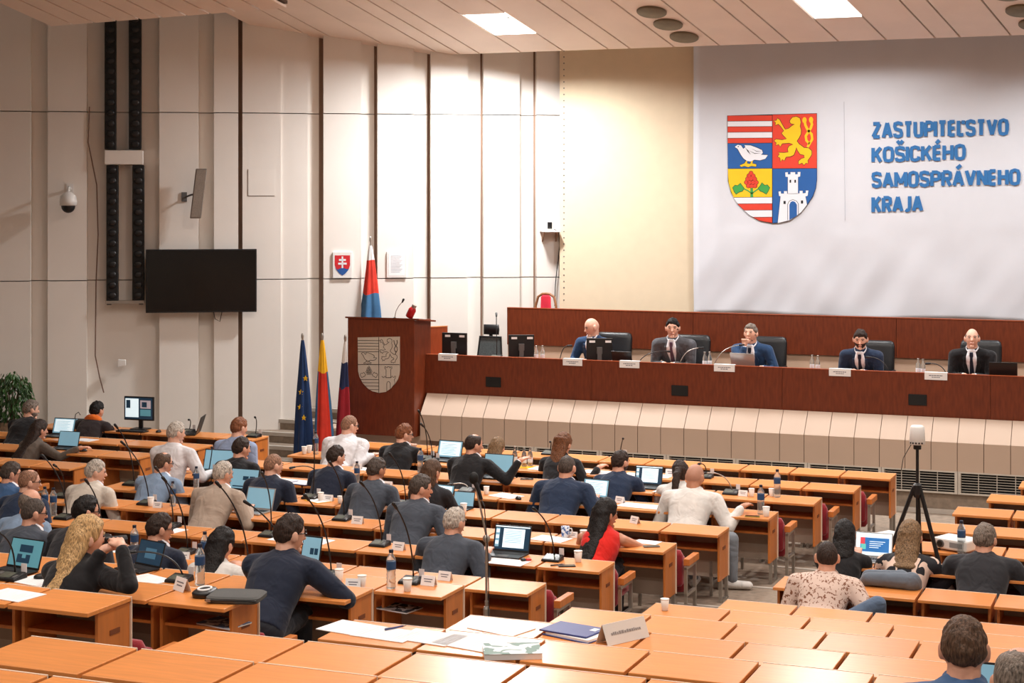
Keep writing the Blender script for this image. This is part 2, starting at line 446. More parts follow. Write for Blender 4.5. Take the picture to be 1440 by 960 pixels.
# ================================================================ STAGE FURNITURE
YS = 24.35; YB = 24.24
sx0 = at_y(787, 300, YS).x
s = MB(); ztop = 6.8
nx = 40
s.box((sx0, YS, .9), (2.6, YS + .01, ztop), SCREENF)
o = tag(s.build('projection_screen', SCREENF), 'cream fabric projection screen laced along its left edge behind the white banner', 'projection screen')
e = MB()
for k in range(44):
    z = 2.35 + k * .095
    e.tube([(sx0 + .07, YS - .004, z), (sx0 + .07, YS + .002, z)], .011, GREYP, 6)
e.build('eyelet_row', GREYP, o)['kind'] = 'stuff'
# brown wall panel behind the speakers with its beige base
YP = 23.75
pxl = at_y(713, 433, YP); zt = pxl.z; zb_ = at_y(713, 484, YP).z
bp = thing('back_panel', 'long dark mahogany panel on a beige base behind the seated speakers', 'wall panel', (pxl.x, YP, 0))
L_ = 11.2
a = MB(); x = 0
for seg in (2.9, 2.9, 2.9, 2.5): a.box((x, 0, zb_), (x + seg - .004, .06, zt)); x += seg
a.build('veneer_panel', MAHOG, bp, bevel=.004)
a = MB(); a.box((.0, .03, RZ - .1), (L_, .09, zb_)); a.build('base_panel', mat('beige_base', (206, 172, 146), .7, var=.02), bp)
a = MB(); a.box((0, -.004, zt), (L_, .07, zt + .012)); a.build('edge_strip', MAHOG_O, bp)
# speakers' long desk
rx0 = at_y(592, 500, YR).x; ZR0 = 1.15; ZR1 = 1.70
rs = thing('rostrum_desk', 'long dark mahogany speakers desk with five seated men behind', 'desk', (rx0, YR, 0))
a = MB(); x = 0; wdt = .9 - rx0
for sg in (2.55, 2.62, 2.62, 1.9): a.box((x, 0, ZR0), (min(x + sg, wdt) - .003, .05, ZR1)); x += sg
a.build('front_panel', MAHOG, rs, bevel=.004)
a = MB(); a.box((0, .05, 1.60), (wdt, .62, 1.635)); a.build('tabletop', MAHOG_O, rs)
a = MB(); a.box((0, .05, SZ), (.04, .6, 1.6)); a.build('side_panel', MAHOG, rs)
a = MB(); a.box((.0, -.004, ZR1), (wdt, .055, ZR1 + .008)); a.build('edge_strip', MAHOG_O, rs)
for px, py in ((694, 537), (956, 549), (1290.5, 562)):
    p = at_y(px, py, YR); a = MB(); x, z = p.x - rx0, p.z
    a.box((x - .115, -.012, z - .07), (x + .115, .0, z + .07)); b = a.build('socket_plate', BLACKM, rs, bevel=.006)
# lectern
YL = 21.42
l0 = at_y(489, 447, YL); l1 = at_y(582.5, 612, YL); lw_ = l1.x - l0.x; zl0, zl1 = .58, l0.z
lc = thing('lectern', 'tall mahogany lectern with a pale coat of arms shield at stage left', 'lectern', (l0.x, YL, 0))
a = MB(); a.box((0, 0, zl0), (lw_, .03, zl1)); a.build('front_panel', MAHOG, lc, bevel=.004)
a = MB(); a.box((lw_ - .03, .03, zl0), (lw_, .55, zl1 - .02)); a.build('side_panel', MAHOG, lc)
a = MB(); a.box((0, .03, zl0), (.03, .55, zl1 - .02)); a.build('side_panel', MAHOG, lc)
a = MB(); a.prism([(-.03, -.02, zl1), (lw_ + .08, -.02, zl1), (lw_ + .08, .55, zl1 - .06), (-.03, .55, zl1 - .06)], (0, 0, .022)); a.build('reading_top', MAHOG, lc)
# wing panel beside the lectern
a0, a1 = at_y(584, 461, 21.95), at_y(628, 458.5, 22.35)
w_ = MB(); w_.prism([(a0.x, a0.y, SZ), (a1.x, a1.y, SZ), (a1.x, a1.y + .04, SZ), (a0.x, a0.y + .04, SZ)], (0, 0, a0.z - SZ)); 
wp = thing('wing_panel', 'reddish brown wooden side panel between the lectern and the speakers desk', 'side panel', (a0.x, a0.y, SZ))
w_.v = [(v[0] - a0.x, v[1] - a0.y, v[2] - SZ) for v in w_.v]; w_.build('board', MAHOG_O, wp, bevel=.004)
w_ = MB(); h = a0.z - SZ; d_ = a1 - a0; w_.prism([(0, -.005, h), (d_.x, d_.y - .005, h), (d_.x, d_.y + .045, h), (0, .045, h)], (0, 0, .012)); w_.build('edge_strip', ORANGE, wp)

# ---- heraldry, traced in the coordinates of the arms: x 195..772, y 140..843
RD = mat('heraldic_red', (222, 66, 44), .8, var=.02); BL = mat('heraldic_blue', (36, 92, 160), .8, var=.02); YW = mat('heraldic_yellow', (246, 196, 26), .8, var=.02)
WH = mat('heraldic_white', (232, 232, 236), .8, var=.01); BK = mat('heraldic_black', (26, 24, 24), .8, var=.02); GN = mat('heraldic_green', (64, 160, 74), .8, var=.03)
LION = [(600, 178), (615, 160), (640, 155), (662, 166), (668, 192), (662, 216), (670, 242), (668, 268), (656, 292), (642, 312), (655, 330), (690, 356), (718, 358), (737, 375), (738, 398), (722, 424), (712, 436), (714, 456), (700, 452), (690, 466), (676, 452), (656, 462), (654, 442), (672, 426), (692, 420), (690, 402), (664, 396), (648, 372), (640, 350), (632, 378), (622, 402), (598, 412), (572, 414), (562, 438), (550, 428), (538, 444), (536, 420), (520, 412), (532, 396), (524, 386), (560, 388), (588, 384), (584, 362), (594, 345), (620, 334), (592, 324), (548, 328), (536, 348), (526, 332), (508, 340), (512, 322), (496, 312), (510, 300), (548, 306), (578, 298), (560, 280), (545, 262), (560, 246), (538, 216), (524, 202), (504, 210), (508, 194), (494, 182), (512, 180), (518, 166), (532, 176), (548, 206), (568, 238), (590, 232), (612, 214), (630, 204), (606, 200), (598, 190)]
TAILA = [(712, 352), (724, 330), (742, 300), (738, 268), (712, 240), (698, 210), (692, 178)]
TAILB = [(724, 330), (704, 308), (700, 280), (716, 254), (732, 230), (740, 205), (734, 176)]
BIRD = [(243, 350), (262, 336), (284, 340), (298, 362), (312, 352), (306, 338), (345, 340), (388, 356), (418, 370), (424, 388), (412, 400), (456, 402), (440, 426), (405, 436), (370, 432), (346, 444), (322, 440), (300, 424), (284, 402), (272, 380), (262, 362)]
FEET = [(276, 468), (306, 456), (316, 440), (324, 440), (322, 456), (342, 460), (352, 440), (360, 440), (356, 456), (382, 462), (380, 476), (350, 472), (330, 480), (306, 472), (284, 478)]
CASTLE = [(568, 514), (585, 512), (585, 526), (602, 526), (602, 512), (632, 512), (632, 526), (648, 526), (648, 511), (666, 511), (664, 540), (650, 543), (650, 652), (585, 652), (585, 543), (570, 541)]
KEEP = [(525, 637), (540, 635), (540, 650), (560, 650), (560, 634), (580, 634), (580, 650), (660, 648), (660, 632), (680, 632), (680, 648), (700, 646), (700, 630), (717, 630), (712, 664), (698, 668), (708, 722), (668, 772), (600, 820), (520, 840), (538, 668), (528, 664)]
GATE = [(595, 820), (595, 722), (603, 704), (617, 698), (632, 704), (643, 722), (643, 792)]
SHIELD = [(195, 148), (772, 133), (773, 560), (766, 615), (747, 668), (706, 730), (650, 785), (580, 830), (490, 843), (400, 825), (336, 790), (264, 722), (220, 645), (200, 570)]
LEAF1 = [(230, 612), (246, 596), (262, 600), (280, 584), (292, 602), (304, 616), (292, 634), (270, 640), (252, 654), (240, 636)]
LEAF2 = [(468, 612), (452, 594), (436, 598), (418, 580), (408, 600), (394, 614), (406, 632), (426, 640), (446, 654), (458, 634)]
GRAPES = [(348, 518), (334, 536), (362, 536), (326, 556), (348, 554), (372, 556), (318, 578), (338, 578), (360, 578), (382, 578), (330, 600), (352, 602), (374, 600)]
STRIPES = [(('R'), 148, 185), ('W', 185, 220), ('R', 220, 256), ('W', 256, 294), ('R', 294, 327), ('B', 327, 490), ('Y', 490, 675), ('W', 675, 716), ('R', 716, 758), ('W', 758, 803), ('R', 803, 843)]
def xl_(y):
    pts = [(0, 195), (490, 197), (570, 200), (645, 220), (675, 234), (722, 264), (790, 336), (825, 400), (843, 488)]
    return float(np.interp(y, [p[0] for p in pts], [p[1] for p in pts]))
def emb_banner(p, dy=0.): return at_y(980 + p[0] / 4.573, 130 + p[1] / 4.573, YB - .008 - dy * .6)
bo = at_y(975, 440, YB)
bn = thing('banner', 'huge white fabric banner with blue lettering and a coloured coat of arms', 'banner', (bo.x, YB, 0))
def bl(v): return Vector(v) - Vector((bo.x, YB, 0))
# cloth with soft folds
g = MB(); nx, nz = 90, 60; bx1 = 2.6; zbot0 = at_y(985, 441, YB).z; zt_ = 6.75
vs = []
for i in range(nx + 1):
    for j in range(nz + 1):
        u, v = i / nx, j / nz
        x = bo.x + (bx1 - bo.x) * u; z0 = zbot0 - .012 + .02 * math.sin(u * 19); z = z0 + (zt_ - z0) * v
        wv = noise.noise(Vector((x * 1.1 + z * .9, z * .7, 3))) * .035 * (1 - .6 * min(1, abs(v - .0) * 2.2)) + noise.noise(Vector((x * 3.2 - z * 1.7, z * 1.1, 9))) * .040 * max(0, 1 - v * 3.2) + noise.noise(Vector((x * 5, z * .5, 5))) * .03 * max(0, 1 - u * 9)
        px, py = pix((x, YB, z))
        cover = 1015 < px < 1440 and 150 < py < 322
        vs.append(bl((x, YB + (wv * (.12 if cover else 1)) + .006, z)))
fs = [(i * (nz + 1) + j, (i + 1) * (nz + 1) + j, (i + 1) * (nz + 1) + j + 1, i * (nz + 1) + j + 1) for i in range(nx) for j in range(nz)]
g.add(vs, fs); bc = g.build('cloth', BANNER, bn, smooth=True)
q = bc.modifiers.new('t', 'SOLIDIFY'); q.thickness = .004
ca = MB(); ca.prism([bl(emb_banner(p)) for p in SHIELD], (0, .004, 0)); arms = ca.build('coat_of_arms', BK, bn)
def emb(name, pts, m, dy, parent=arms):
    q = MB(); q.prism([bl(emb_banner(p, dy)) for p in pts], (0, .003, 0)); return q.build(name, m, parent)
cm = {'R': RD, 'W': WH, 'B': BL, 'Y': YW}
sb = MB()
for c, y0, y1 in STRIPES:
    top = (lambda x, y: y - (x - 195) * .008)
    ys = np.linspace(y0, y1, 5)
    pts = [(xl_(y) + 2, top(xl_(y), y) + (1.5 if y == ys[0] else -1.5 if y == ys[-1] else 0)) for y in ys] + [(483, top(483, y1) - 1.5), (483, top(483, y0) + 1.5)]
    sb.prism([bl(emb_banner(p, .004)) for p in pts], (0, .003, 0), cm[c])
sb.build('striped_field', None, arms)
emb('red_field', [(487, 144), (770, 136), (771, 486), (487, 488)], RD, .004)
emb('blue_field', [(487, 491), (771, 489), (771, 558), (764, 613), (745, 666), (704, 728), (648, 782), (578, 827), (488, 840)], BL, .004)
def grow(pts, k):
    c = sum((Vector((*p, 0)) for p in pts), Vector()) / len(pts); out = []
    n = len(pts); ar = sum(pts[i][0] * pts[(i + 1) % n][1] - pts[(i + 1) % n][0] * pts[i][1] for i in range(n))
    for i in range(n):
        a, b, d = Vector((*pts[i - 1], 0)), Vector((*pts[i], 0)), Vector((*pts[(i + 1) % n], 0))
        t = (d - a).normalized(); nn = Vector((t.y, -t.x, 0)) * (1 if ar > 0 else -1)
        out.append(tuple((b + nn * k)[:2]))
    return out
def figure(name, pts, m, k=3.5):
    emb('outline', grow(pts, k), BK, .006); return emb(name, pts, m, .008)
figure('lion', LION, YW); 
def stroke(pts, wd):
    L1, L2 = [], []
    for i, p in enumerate(pts):
        a, b = Vector((*pts[max(0, i - 1)], 0)), Vector((*pts[min(len(pts) - 1, i + 1)], 0)); t = (b - a).normalized(); n = Vector((t.y, -t.x, 0))
        L1.append((p[0] + n.x * wd, p[1] + n.y * wd)); L2.append((p[0] - n.x * wd, p[1] - n.y * wd))
    return L1 + L2[::-1]
for T_ in (TAILA, TAILB):
    emb('lion_tail', stroke(T_, 8), YW, .008)
    emb('lion_tail', [(T_[-1][0] + 14 * math.cos(q), T_[-1][1] + 20 * math.sin(q)) for q in np.linspace(0, 6.28, 11)[:-1]], YW, .009)
figure('bird', BIRD, WH); figure('bird_feet', FEET, YW, 2.5)
emb('bird_eye', [(266 + 4 * math.cos(q), 348 + 4 * math.sin(q)) for q in np.linspace(0, 6.28, 9)[:-1]], BK, .010)
for pts in ([(330, 372), (372, 390), (416, 388), (372, 394)], [(312, 356), (330, 372), (346, 400), (326, 380)], [(350, 360), (384, 376), (420, 378), (384, 380)]): emb('feather_line', pts, BK, .010)
figure('leaf', LEAF1, GN, 3); figure('leaf', LEAF2, GN, 3)
emb('stem', [(344, 612), (360, 612), (362, 672), (344, 672)], GN, .008); emb('stem', stroke([(300, 618), (330, 632), (352, 650), (376, 632), (400, 616)], 4), GN, .008)
gb = MB()
for gx_, gy in GRAPES:
    for rr, dy, m in ((15, .008, BK), (12.5, .010, RD)):
        gb.prism([bl(emb_banner((gx_ + rr * math.cos(q), gy + rr * math.sin(q)), dy)) for q in np.linspace(0, 6.283, 15)[:-1]], (0, .002, 0), m)
gb.build('grapes', None, arms)
figure('castle', KEEP, WH, 2); figure('castle_tower', CASTLE, WH, 2)
emb('gate', GATE, BL, .010)
for pts in ([(596, 561), (606, 561), (606, 580), (596, 580)], [(627, 561), (637, 561), (637, 580), (627, 580)], [(557, 697), (571, 697), (571, 717), (557, 717)], [(669, 694), (683, 694), (683, 714), (669, 714)]): emb('castle_window', pts, BK, .010)
gl = stroke([(584, 820), (584, 718), (594, 698), (617, 688), (641, 698), (653, 716), (653, 785)], 1.5); emb('gate_line', gl, BK, .010)
# lettering (converted to mesh letters)
TXT = mat('banner_blue', (42, 110, 170), .7, var=.02)
def text_mesh(body, bold=.012):
    cu = bpy.data.curves.new('t', 'FONT'); cu.body = body; cu.size = 1; cu.offset = bold; cu.extrude = .002; cu.resolution_u = 3
    o = bpy.data.objects.new('t', cu); C.objects.link(o)
    dg = bpy.context.evaluated_depsgraph_get(); me = bpy.data.meshes.new_from_object(o.evaluated_get(dg))
    bpy.data.objects.remove(o); return me
def lettering(name, body, pl, pr, capz, parent, m, off, Y, bold=.02):
    """pl, pr: baseline left/right in the world; capz: cap height"""
    me = text_mesh(body, bold)
    co = np.empty(len(me.vertices) * 3); me.vertices.foreach_get('co', co); co = co.reshape(-1, 3)
    ref = text_mesh('H', bold); rc = np.empty(len(ref.vertices) * 3); ref.vertices.foreach_get('co', rc); ch = rc.reshape(-1, 3)[:, 1].max()
    sx = (pr.x - pl.x) / (co[:, 0].max() - co[:, 0].min()); sz = capz / ch
    nv = np.stack([(co[:, 0] - co[:, 0].min()) * sx + pl.x - off.x, np.full(len(co), Y - off.y) - co[:, 2], co[:, 1] * sz + pl.z - off.z + (co[:, 0] - co[:, 0].min()) * sx * (pr.z - pl.z) / (pr.x - pl.x)], 1)
    me.vertices.foreach_set('co', nv.ravel()); me.update(); me.materials.clear(); me.materials.append(m)
    me.polygons.foreach_set('material_index', [0] * len(me.polygons))
    o = bpy.data.objects.new(name, me); C.objects.link(o); o.parent = parent; return o

GL = {'Z': [[(.08, 1), (.92, 1)], [(.92, .98), (.08, .02)], [(.08, 0), (.92, 0)]], 'A': [[(.02, -.06), (.5, 1.04)], [(.5, 1.04), (.98, -.06)], [(.2, .3), (.8, .3)]], 'T': [[(.0, 1), (1, 1)], [(.5, 1), (.5, -.06)]],
      'S': [[(.92, .8), (.84, .96), (.5, 1.02), (.16, .96), (.08, .76), (.2, .58), (.8, .44), (.92, .24), (.84, .06), (.5, -.02), (.16, .06), (.08, .22)]], 'U': [[(.08, 1.06), (.08, .26), (.2, .04), (.5, -.02), (.8, .04), (.92, .26), (.92, 1.06)]],
      'P': [[(.1, -.06), (.1, 1.0)], [(.1, 1), (.62, 1), (.88, .92), (.92, .72), (.88, .52), (.62, .44), (.1, .44)]], 'I': [[(.5, -.06), (.5, 1.06)]], 'E': [[(.1, -.06), (.1, 1.06)], [(.1, 1), (.95, 1)], [(.1, .51), (.85, .51)], [(.1, 0), (.95, 0)]],
      'L': [[(.1, 1.06), (.1, -.06)], [(.1, 0), (.92, 0)]], 'V': [[(.03, 1.06), (.5, -.04)], [(.5, -.04), (.97, 1.06)]], 'O': [[(.5, 1.02), (.2, .95), (.08, .72), (.08, .28), (.2, .05), (.5, -.02), (.8, .05), (.92, .28), (.92, .72), (.8, .95), (.5, 1.02), (.4, 1.0)]],
      'K': [[(.1, -.06), (.1, 1.06)], [(.95, 1.06), (.2, .42)], [(.42, .6), (.98, -.06)]], 'C': [[(.92, .74), (.82, .95), (.5, 1.02), (.2, .95), (.08, .72), (.08, .28), (.2, .05), (.5, -.02), (.82, .05), (.92, .26)]], 'H': [[(.1, -.06), (.1, 1.06)], [(.9, -.06), (.9, 1.06)], [(.1, .52), (.9, .52)]],
      'M': [[(.07, -.06), (.07, 1.06)], [(.93, -.06), (.93, 1.06)], [(.07, 1.02), (.5, .2)], [(.5, .2), (.93, 1.02)]], 'R': [[(.1, -.06), (.1, 1.0)], [(.1, 1), (.62, 1), (.88, .92), (.92, .74), (.88, .56), (.62, .48), (.1, .48)], [(.5, .48), (.96, -.06)]],
      'N': [[(.08, -.06), (.08, 1.06)], [(.92, -.06), (.92, 1.06)], [(.08, 1.02), (.92, -.02)]], 'J': [[(.8, 1.06), (.8, .24), (.68, .04), (.4, -.02), (.12, .06)]]}
GW = {'I': .22, 'M': 1.28, 'E': .84, 'L': .80, 'J': .72, 'A': 1.12, 'V': 1.08, 'T': .96, 'O': 1.04}
def glyph_line(body, p, q, cap, parent, m, org):
    """bold condensed capitals drawn as thick strokes, one mesh per line of writing"""
    base = {'Ľ': 'L', 'Š': 'S', 'É': 'E', 'Á': 'A'}
    kk = [0]
    adv = sum(GW.get(base.get(c, c), 1.) + .13 for c in body) - .13
    ux = (q.x - p.x) / adv; a = MB(); x = 0; w2 = cap * .108; rise = (q.z - p.z) / (q.x - p.x)
    for c in body:
        b = base.get(c, c); gw = GW.get(b, 1.)
        def W(u, v): xx = (x + u * gw) * ux; ins = w2 * .7; return Vector((p.x + min(max(xx, x * ux + ins), (x + gw) * ux - ins) - org.x, 0, p.z + xx * rise + w2 + v * (cap - 2 * w2) - org.z))
        st = [list(s) for s in GL[b]]
        if c in 'ÉÁ': st.append([(.36, 1.24), (.74, 1.5)])
        if c == 'Š': st += [[(.22, 1.55), (.5, 1.3)], [(.5, 1.3), (.78, 1.55)]]
        if c == 'Ľ': st.append([(.86, 1.08), (.78, .80)])
        for s in st:
            pts = [W(*t) for t in s]; k = len(pts); L1, L2 = [], []
            for i, t in enumerate(pts):
                d = (pts[min(k - 1, i + 1)] - pts[max(0, i - 1)]).normalized(); n = Vector((-d.z, 0, d.x)); L1.append(t + n * w2); L2.append(t - n * w2)
            for i in range(k - 1): kk[0] += 1; dv = Vector((0, -.00025 * (kk[0] % 9), 0)); a.prism([L1[i] + dv, L1[i + 1] + dv, L2[i + 1] + dv, L2[i] + dv], (0, -.003, 0))
        x += gw + .13
    a.v = [(v[0], v[1] - .006, v[2]) for v in a.v]
    return a.build('lettering', m, parent)
for body, x0, x1, y0, y1, h in (('ZASTUPITEĽSTVO', 1226, 1418, 195, 190.5, 23.5), ('KOŠICKÉHO', 1226, 1357.5, 229, 225, 22.5), ('SAMOSPRÁVNEHO', 1226, 1434.5, 264.5, 260.5, 23), ('KRAJA', 1226, 1297.5, 299.5, 297.5, 23.5)):
    p, q = at_y(x0, y0, YB - .012), at_y(x1, y1, YB - .012); z2 = at_y(x0, y0 - h, YB - .012).z
    glyph_line(body, p, q, z2 - p.z, bn, TXT, Vector((bo.x, YB, 0)))
# seam of the cloth
sm = MB(); p, q = at_y(1187, 143, YB), at_y(1188.5, 310, YB); sm.tube([bl(p) + Vector((0, -.006, 0)), bl(q) + Vector((0, -.006, 0))], .004, None, 6); sm.build('seam', mat('seam_grey', (190, 190, 196)), bn)
# pale shield on the lectern front: the same arms as line work
def lec(p, dy=0.):
    u, v = (p[0] - 195) / 577, (p[1] - 140) / 703
    return at_y(503 + u * 59, 473.5 + v * 78.5 + u * .5, YL - .012 - dy) - Vector((l0.x, YL, 0))
SHP = mat('pale_shield', (208, 196, 180), .5, var=.02); LINE = mat('shield_line', (58, 52, 48), .7)
q = MB(); q.prism([lec(p) for p in SHIELD], (0, .012, 0)); sh = q.build('shield', SHP, lc)
ln = MB()
def line(pts, wd=3.2, close=False):
    if close: pts = list(pts) + [pts[0]]
    ln.tube([lec(p, .001) for p in pts], wd * .0011, None, 5)
line([(485, 143), (486, 840)], 4); line([(198, 488), (770, 484)], 4); line([(200, 326), (485, 324)])
for y in (185, 220, 256, 294): line([(198, y), (484, y)])
for y in (675, 716, 758, 803): line([(xl_(y), y), (484, y)])
line(LION, 3, True); line(TAILA, 5); line(TAILB, 5); line(BIRD, 3, True); line(FEET, 3, True); line(LEAF1, 3, True); line(LEAF2, 3, True); line(CASTLE, 3, True); line(KEEP[:17] + [(668, 772)], 3); line(GATE, 3)
for gx_, gy in GRAPES: line([(gx_ + 11 * math.cos(q), gy + 11 * math.sin(q)) for q in np.linspace(0, 6.28, 8)], 2.5)
ln.build('arms_lines', LINE, sh)
# ================================================================ WALL PIECES
def wall_thing(name, label, cat, px, py, off):
    p = wall_px(px, py, off); ang = math.atan2(WD.y, WD.x)
    return thing(name, label, cat, p, ang), p
def wl(px, py, p, off):
    q = wall_px(px, py, off); v = q - p; return v.dot(WD), v.z
# television
tv, p = wall_thing('television', 'large black flat television hanging on the pale wall at left', 'television', 283, 395, .16)
x0, z0 = wl(205, 440, p, .16); x1, z1 = wl(361, 350, p, .16)
a = MB(); a.box((x0, 0, z0), (x1, .05, z1)); a.build('housing', BLACK, tv, bevel=.006)
a = MB(); a.box((x0 + .02, -.003, z0 + .025), (x1 - .02, .0, z1 - .02)); a.build('screen', mat('tv_glass', (9, 8, 9), .12, var=.02, spec=.6), tv)
a = MB(); a.box((-.3, .05, -.2), (.3, .17, .2)); a.build('wall_bracket', GREYP, tv)
a = MB(); a.tube([(.18, .06, z0), (.2, .05, z0 - .1), (.27, .05, z0 - .14), (.3, .06, z0)], .006); a.build('cable', BLACK, tv)
# tall black line-array loudspeakers
for i, (xa, xb, ya, yb, lb) in enumerate(((147, 163, -10, 210, 'upper left of the four tall black speaker columns on the wall'), (181, 198.5, -10, 210, 'upper right of the four tall black speaker columns on the wall'),
                                           (149.5, 166, 232, 423, 'lower left of the four tall black speaker columns beside the television'), (186, 202.5, 232, 423, 'lower right of the four tall black speaker columns beside the television'))):
    t, p = wall_thing('column_speaker', lb, 'speaker', (xa + xb) / 2, (ya + yb) / 2, .07); t['group'] = 'black wall speaker columns'
    x0, z0 = wl(xa, yb, p, .07); x1, z1 = wl(xb, ya, p, .07)
    a = MB(); a.box((x0, 0, z0), (x1, .14, z1)); a.build('cabinet', BLACKM, t, bevel=.008)
    n = max(6, int((z1 - z0) / .15))
    for k in range(n):
        z = z0 + (k + .5) * (z1 - z0) / n; a = MB()
        a.ell((0, -.004, z), ((x1 - x0) * .36, .018, .05), BLACK, 14, 8); a.build('driver', BLACK, t, smooth=True)
t, p = wall_thing('speaker_bridge', 'pale box joining the upper and lower black speaker columns', 'bracket', 175, 221.5, .09)
x0, z0 = wl(147, 231, p, .09); x1, z1 = wl(201, 211.5, p, .09); a = MB(); a.box((x0, 0, z0), (x1, .16, z1)); a.build('cover', WALL, t, bevel=.006)
a = MB(); a.box((x0 + .05, .15, z0 + .03), (x1 - .05, .2, z1 - .03)); a.build('mounting_plate', GREYP, t)
t, p = wall_thing('bracket_bar', 'pale bracket bar under the lower black speaker columns', 'bracket', 176, 424, .09)
x0, z0 = wl(148, 427, p, .09); x1, z1 = wl(203, 422.5, p, .09); a = MB(); a.box((x0, 0, z0), (x1, .16, z1)); a.build('bar', STEEL, t)
a = MB(); a.box((x0 + .02, .02, z0 - .02), (x0 + .08, .15, z0)); a.box((x1 - .08, .02, z0 - .02), (x1 - .02, .15, z0)); a.build('clamp', GREYP, t)
# dome camera
t, p = wall_thing('dome_camera', 'white dome security camera on a short arm at left wall', 'camera', 96, 285, .25)
a = MB(); a.lathe([(.02, .16), (.05, .15), (.11, .1), (.125, .02), (.12, -.04), (.02, -.045)], m=WHITE, n=24); a.build('housing', WHITE, t, smooth=True)
a = MB(); a.ell((0, 0, -.05), (.1, .1, .1), BLACK, 18, 10); a.build('dome_glass', mat('dark_glass', (16, 14, 14), .1), t, smooth=True)
a = MB(); a.tube([(0, 0, .15), (0, .02, .2), (0, .12, .22), (0, .25, .2)], .022, WHITE); a.box((-.05, .24, .12), (.05, .26, .28)); a.build('arm', WHITE, t)
# grey column speaker on bracket
t, p = wall_thing('wall_speaker', 'slim tilted grey loudspeaker on a bracket above the television', 'speaker', 279.5, 272, .32)
x0, z0 = wl(268, 307, p, .32); x1, z1 = wl(291, 237, p, .32)
a = MB(); a.prism([(x0 - .01, 0, z0), (x0 + .15, 0, z0), (x1, 0, z1), (x1 - .16, 0, z1)], (0, .13, 0)); a.build('cabinet', mat('speaker_grey', (122, 112, 102), .7), t, bevel=.01)
a = MB(); a.prism([(x0 + .005, -.004, z0 + .02), (x0 + .135, -.004, z0 + .02), (x1 - .015, -.004, z1 - .02), (x1 - .145, -.004, z1 - .02)], (0, .003, 0)); a.build('grille', mat('speaker_mesh', (150, 138, 126), .6, var=.15, vscale=120), t)
a = MB(); a.tube([(-.02, .13, 0), (-.12, .2, -.02), (-.22, .34, -.06)], .014); a.box((-.26, .3, -.12), (-.18, .35, .02)); a.build('bracket', GREYP, t)
# state arms plate and framed sheet
t, p = wall_thing('arms_plate', 'white plate with the red and blue double cross shield on the wall', 'coat of arms', 481.5, 372.5, .035)
x0, z0 = wl(468, 391, p, .035); x1, z1 = wl(495, 354, p, .035)
a = MB(); a.box((x0, 0, z0), (x1, .035, z1)); a.build('plate', WHITE, t, bevel=.004)
W_, H_ = x1 - x0, z1 - z0
def S(u, v, dy=0): return (x0 + W_ * u, -.002 - dy, z1 - H_ * v)
a = MB(); a.prism([S(.1, .13), (S(.9, .13)), S(.9, .5), S(.82, .68), S(.66, .82), S(.5, .9), S(.34, .82), S(.18, .68), S(.1, .5)], (0, .002, 0)); sh = a.build('shield', mat('slovak_red', (206, 30, 40), .6), t)
a = MB(); a.prism([S(.14, .6, .002), S(.24, .68, .002), S(.33, .645, .002), S(.42, .62, .002), S(.5, .59, .002), S(.6, .62, .002), S(.7, .65, .002), S(.8, .66, .002), S(.86, .6, .002), S(.82, .68, .002), S(.66, .82, .002), S(.5, .9, .002), S(.34, .82, .002), S(.18, .68, .002)], (0, .002, 0)); a.build('hills', mat('slovak_blue', (28, 84, 156), .6), sh)
a = MB()
for u0, u1, v0, v1 in ((.46, .54, .17, .62), (.32, .68, .27, .345), (.28, .72, .41, .485)): a.prism([S(u0, v1, .004), S(u1, v1, .004), S(u1, v0, .004), S(u0, v0, .004)], (0, .002, 0))
a.build('double_cross', WH, sh)
t, p = wall_thing('framed_sheet', 'white framed sheet of small print on the wall behind the lectern', 'framed document', 558, 372, .03)
x0, z0 = wl(544, 390.5, p, .03); x1, z1 = wl(571.5, 353.5, p, .03)
a = MB(); a.box((x0, 0, z0), (x1, .03, z1)); a.build('frame', WHITE, t, bevel=.004)
a = MB(); a.box((x0 + .03, -.003, z0 + .03), (x1 - .03, 0, z1 - .03)); sh = a.build('sheet', PAPER, t)
a = MB()
for k in range(12): z = z1 - .07 - k * .022; a.box((x0 + .06, -.005, z), (x1 - .06 - .02 * (k % 3), -.003, z + .007))
a.build('print_lines', mat('faint_print', (182, 190, 198), .8), sh)
# access hatch, wall lamp
t, p = wall_thing('access_hatch', 'flush square hatch in the pale wall right of the grey loudspeaker', 'hatch', 367, 257, .006)
x0, z0 = wl(349, 275, p, .006); x1, z1 = wl(386, 238, p, .006); a = MB(); a.box((x0, 0, z0), (x1, .03, z1)); a.build('door', WALL, t)
a = MB(); a.box((x0 - .008, .001, z0 - .008), (x0, .02, z1)); a.box((x0 - .008, .001, z0 - .008), (x1, .02, z0)); a.build('gap', GROOVE, t)
t, p = wall_thing('wall_sconce', 'small pale box fixed low on the wall above the hooded man', 'wall box', 170, 512, .06)
a = MB(); a.prism([(-.05, -.02, -.04), (.07, -.02, -.02), (.07, -.02, .06), (-.04, -.02, .07)], (0, .09, 0)); a.build('housing', WHITE, t, bevel=.006)
a = MB(); a.box((-.03, .06, -.03), (.05, .1, .05)); a.build('back_plate', GREYP, t)
# cable running down the left wall
a = MB(); pts = [(126, 150), (124, 200), (136, 260), (138, 330), (135, 400), (134, 500), (140, 530), (146, 552)]
tag(a.tube([wall_px(x, y, .012) for x, y in pts], .009, None, 6).build('cable', mat('cable_brown', (120, 92, 78))), 'thin brown cable hanging down the wall left of the black columns', 'cable')
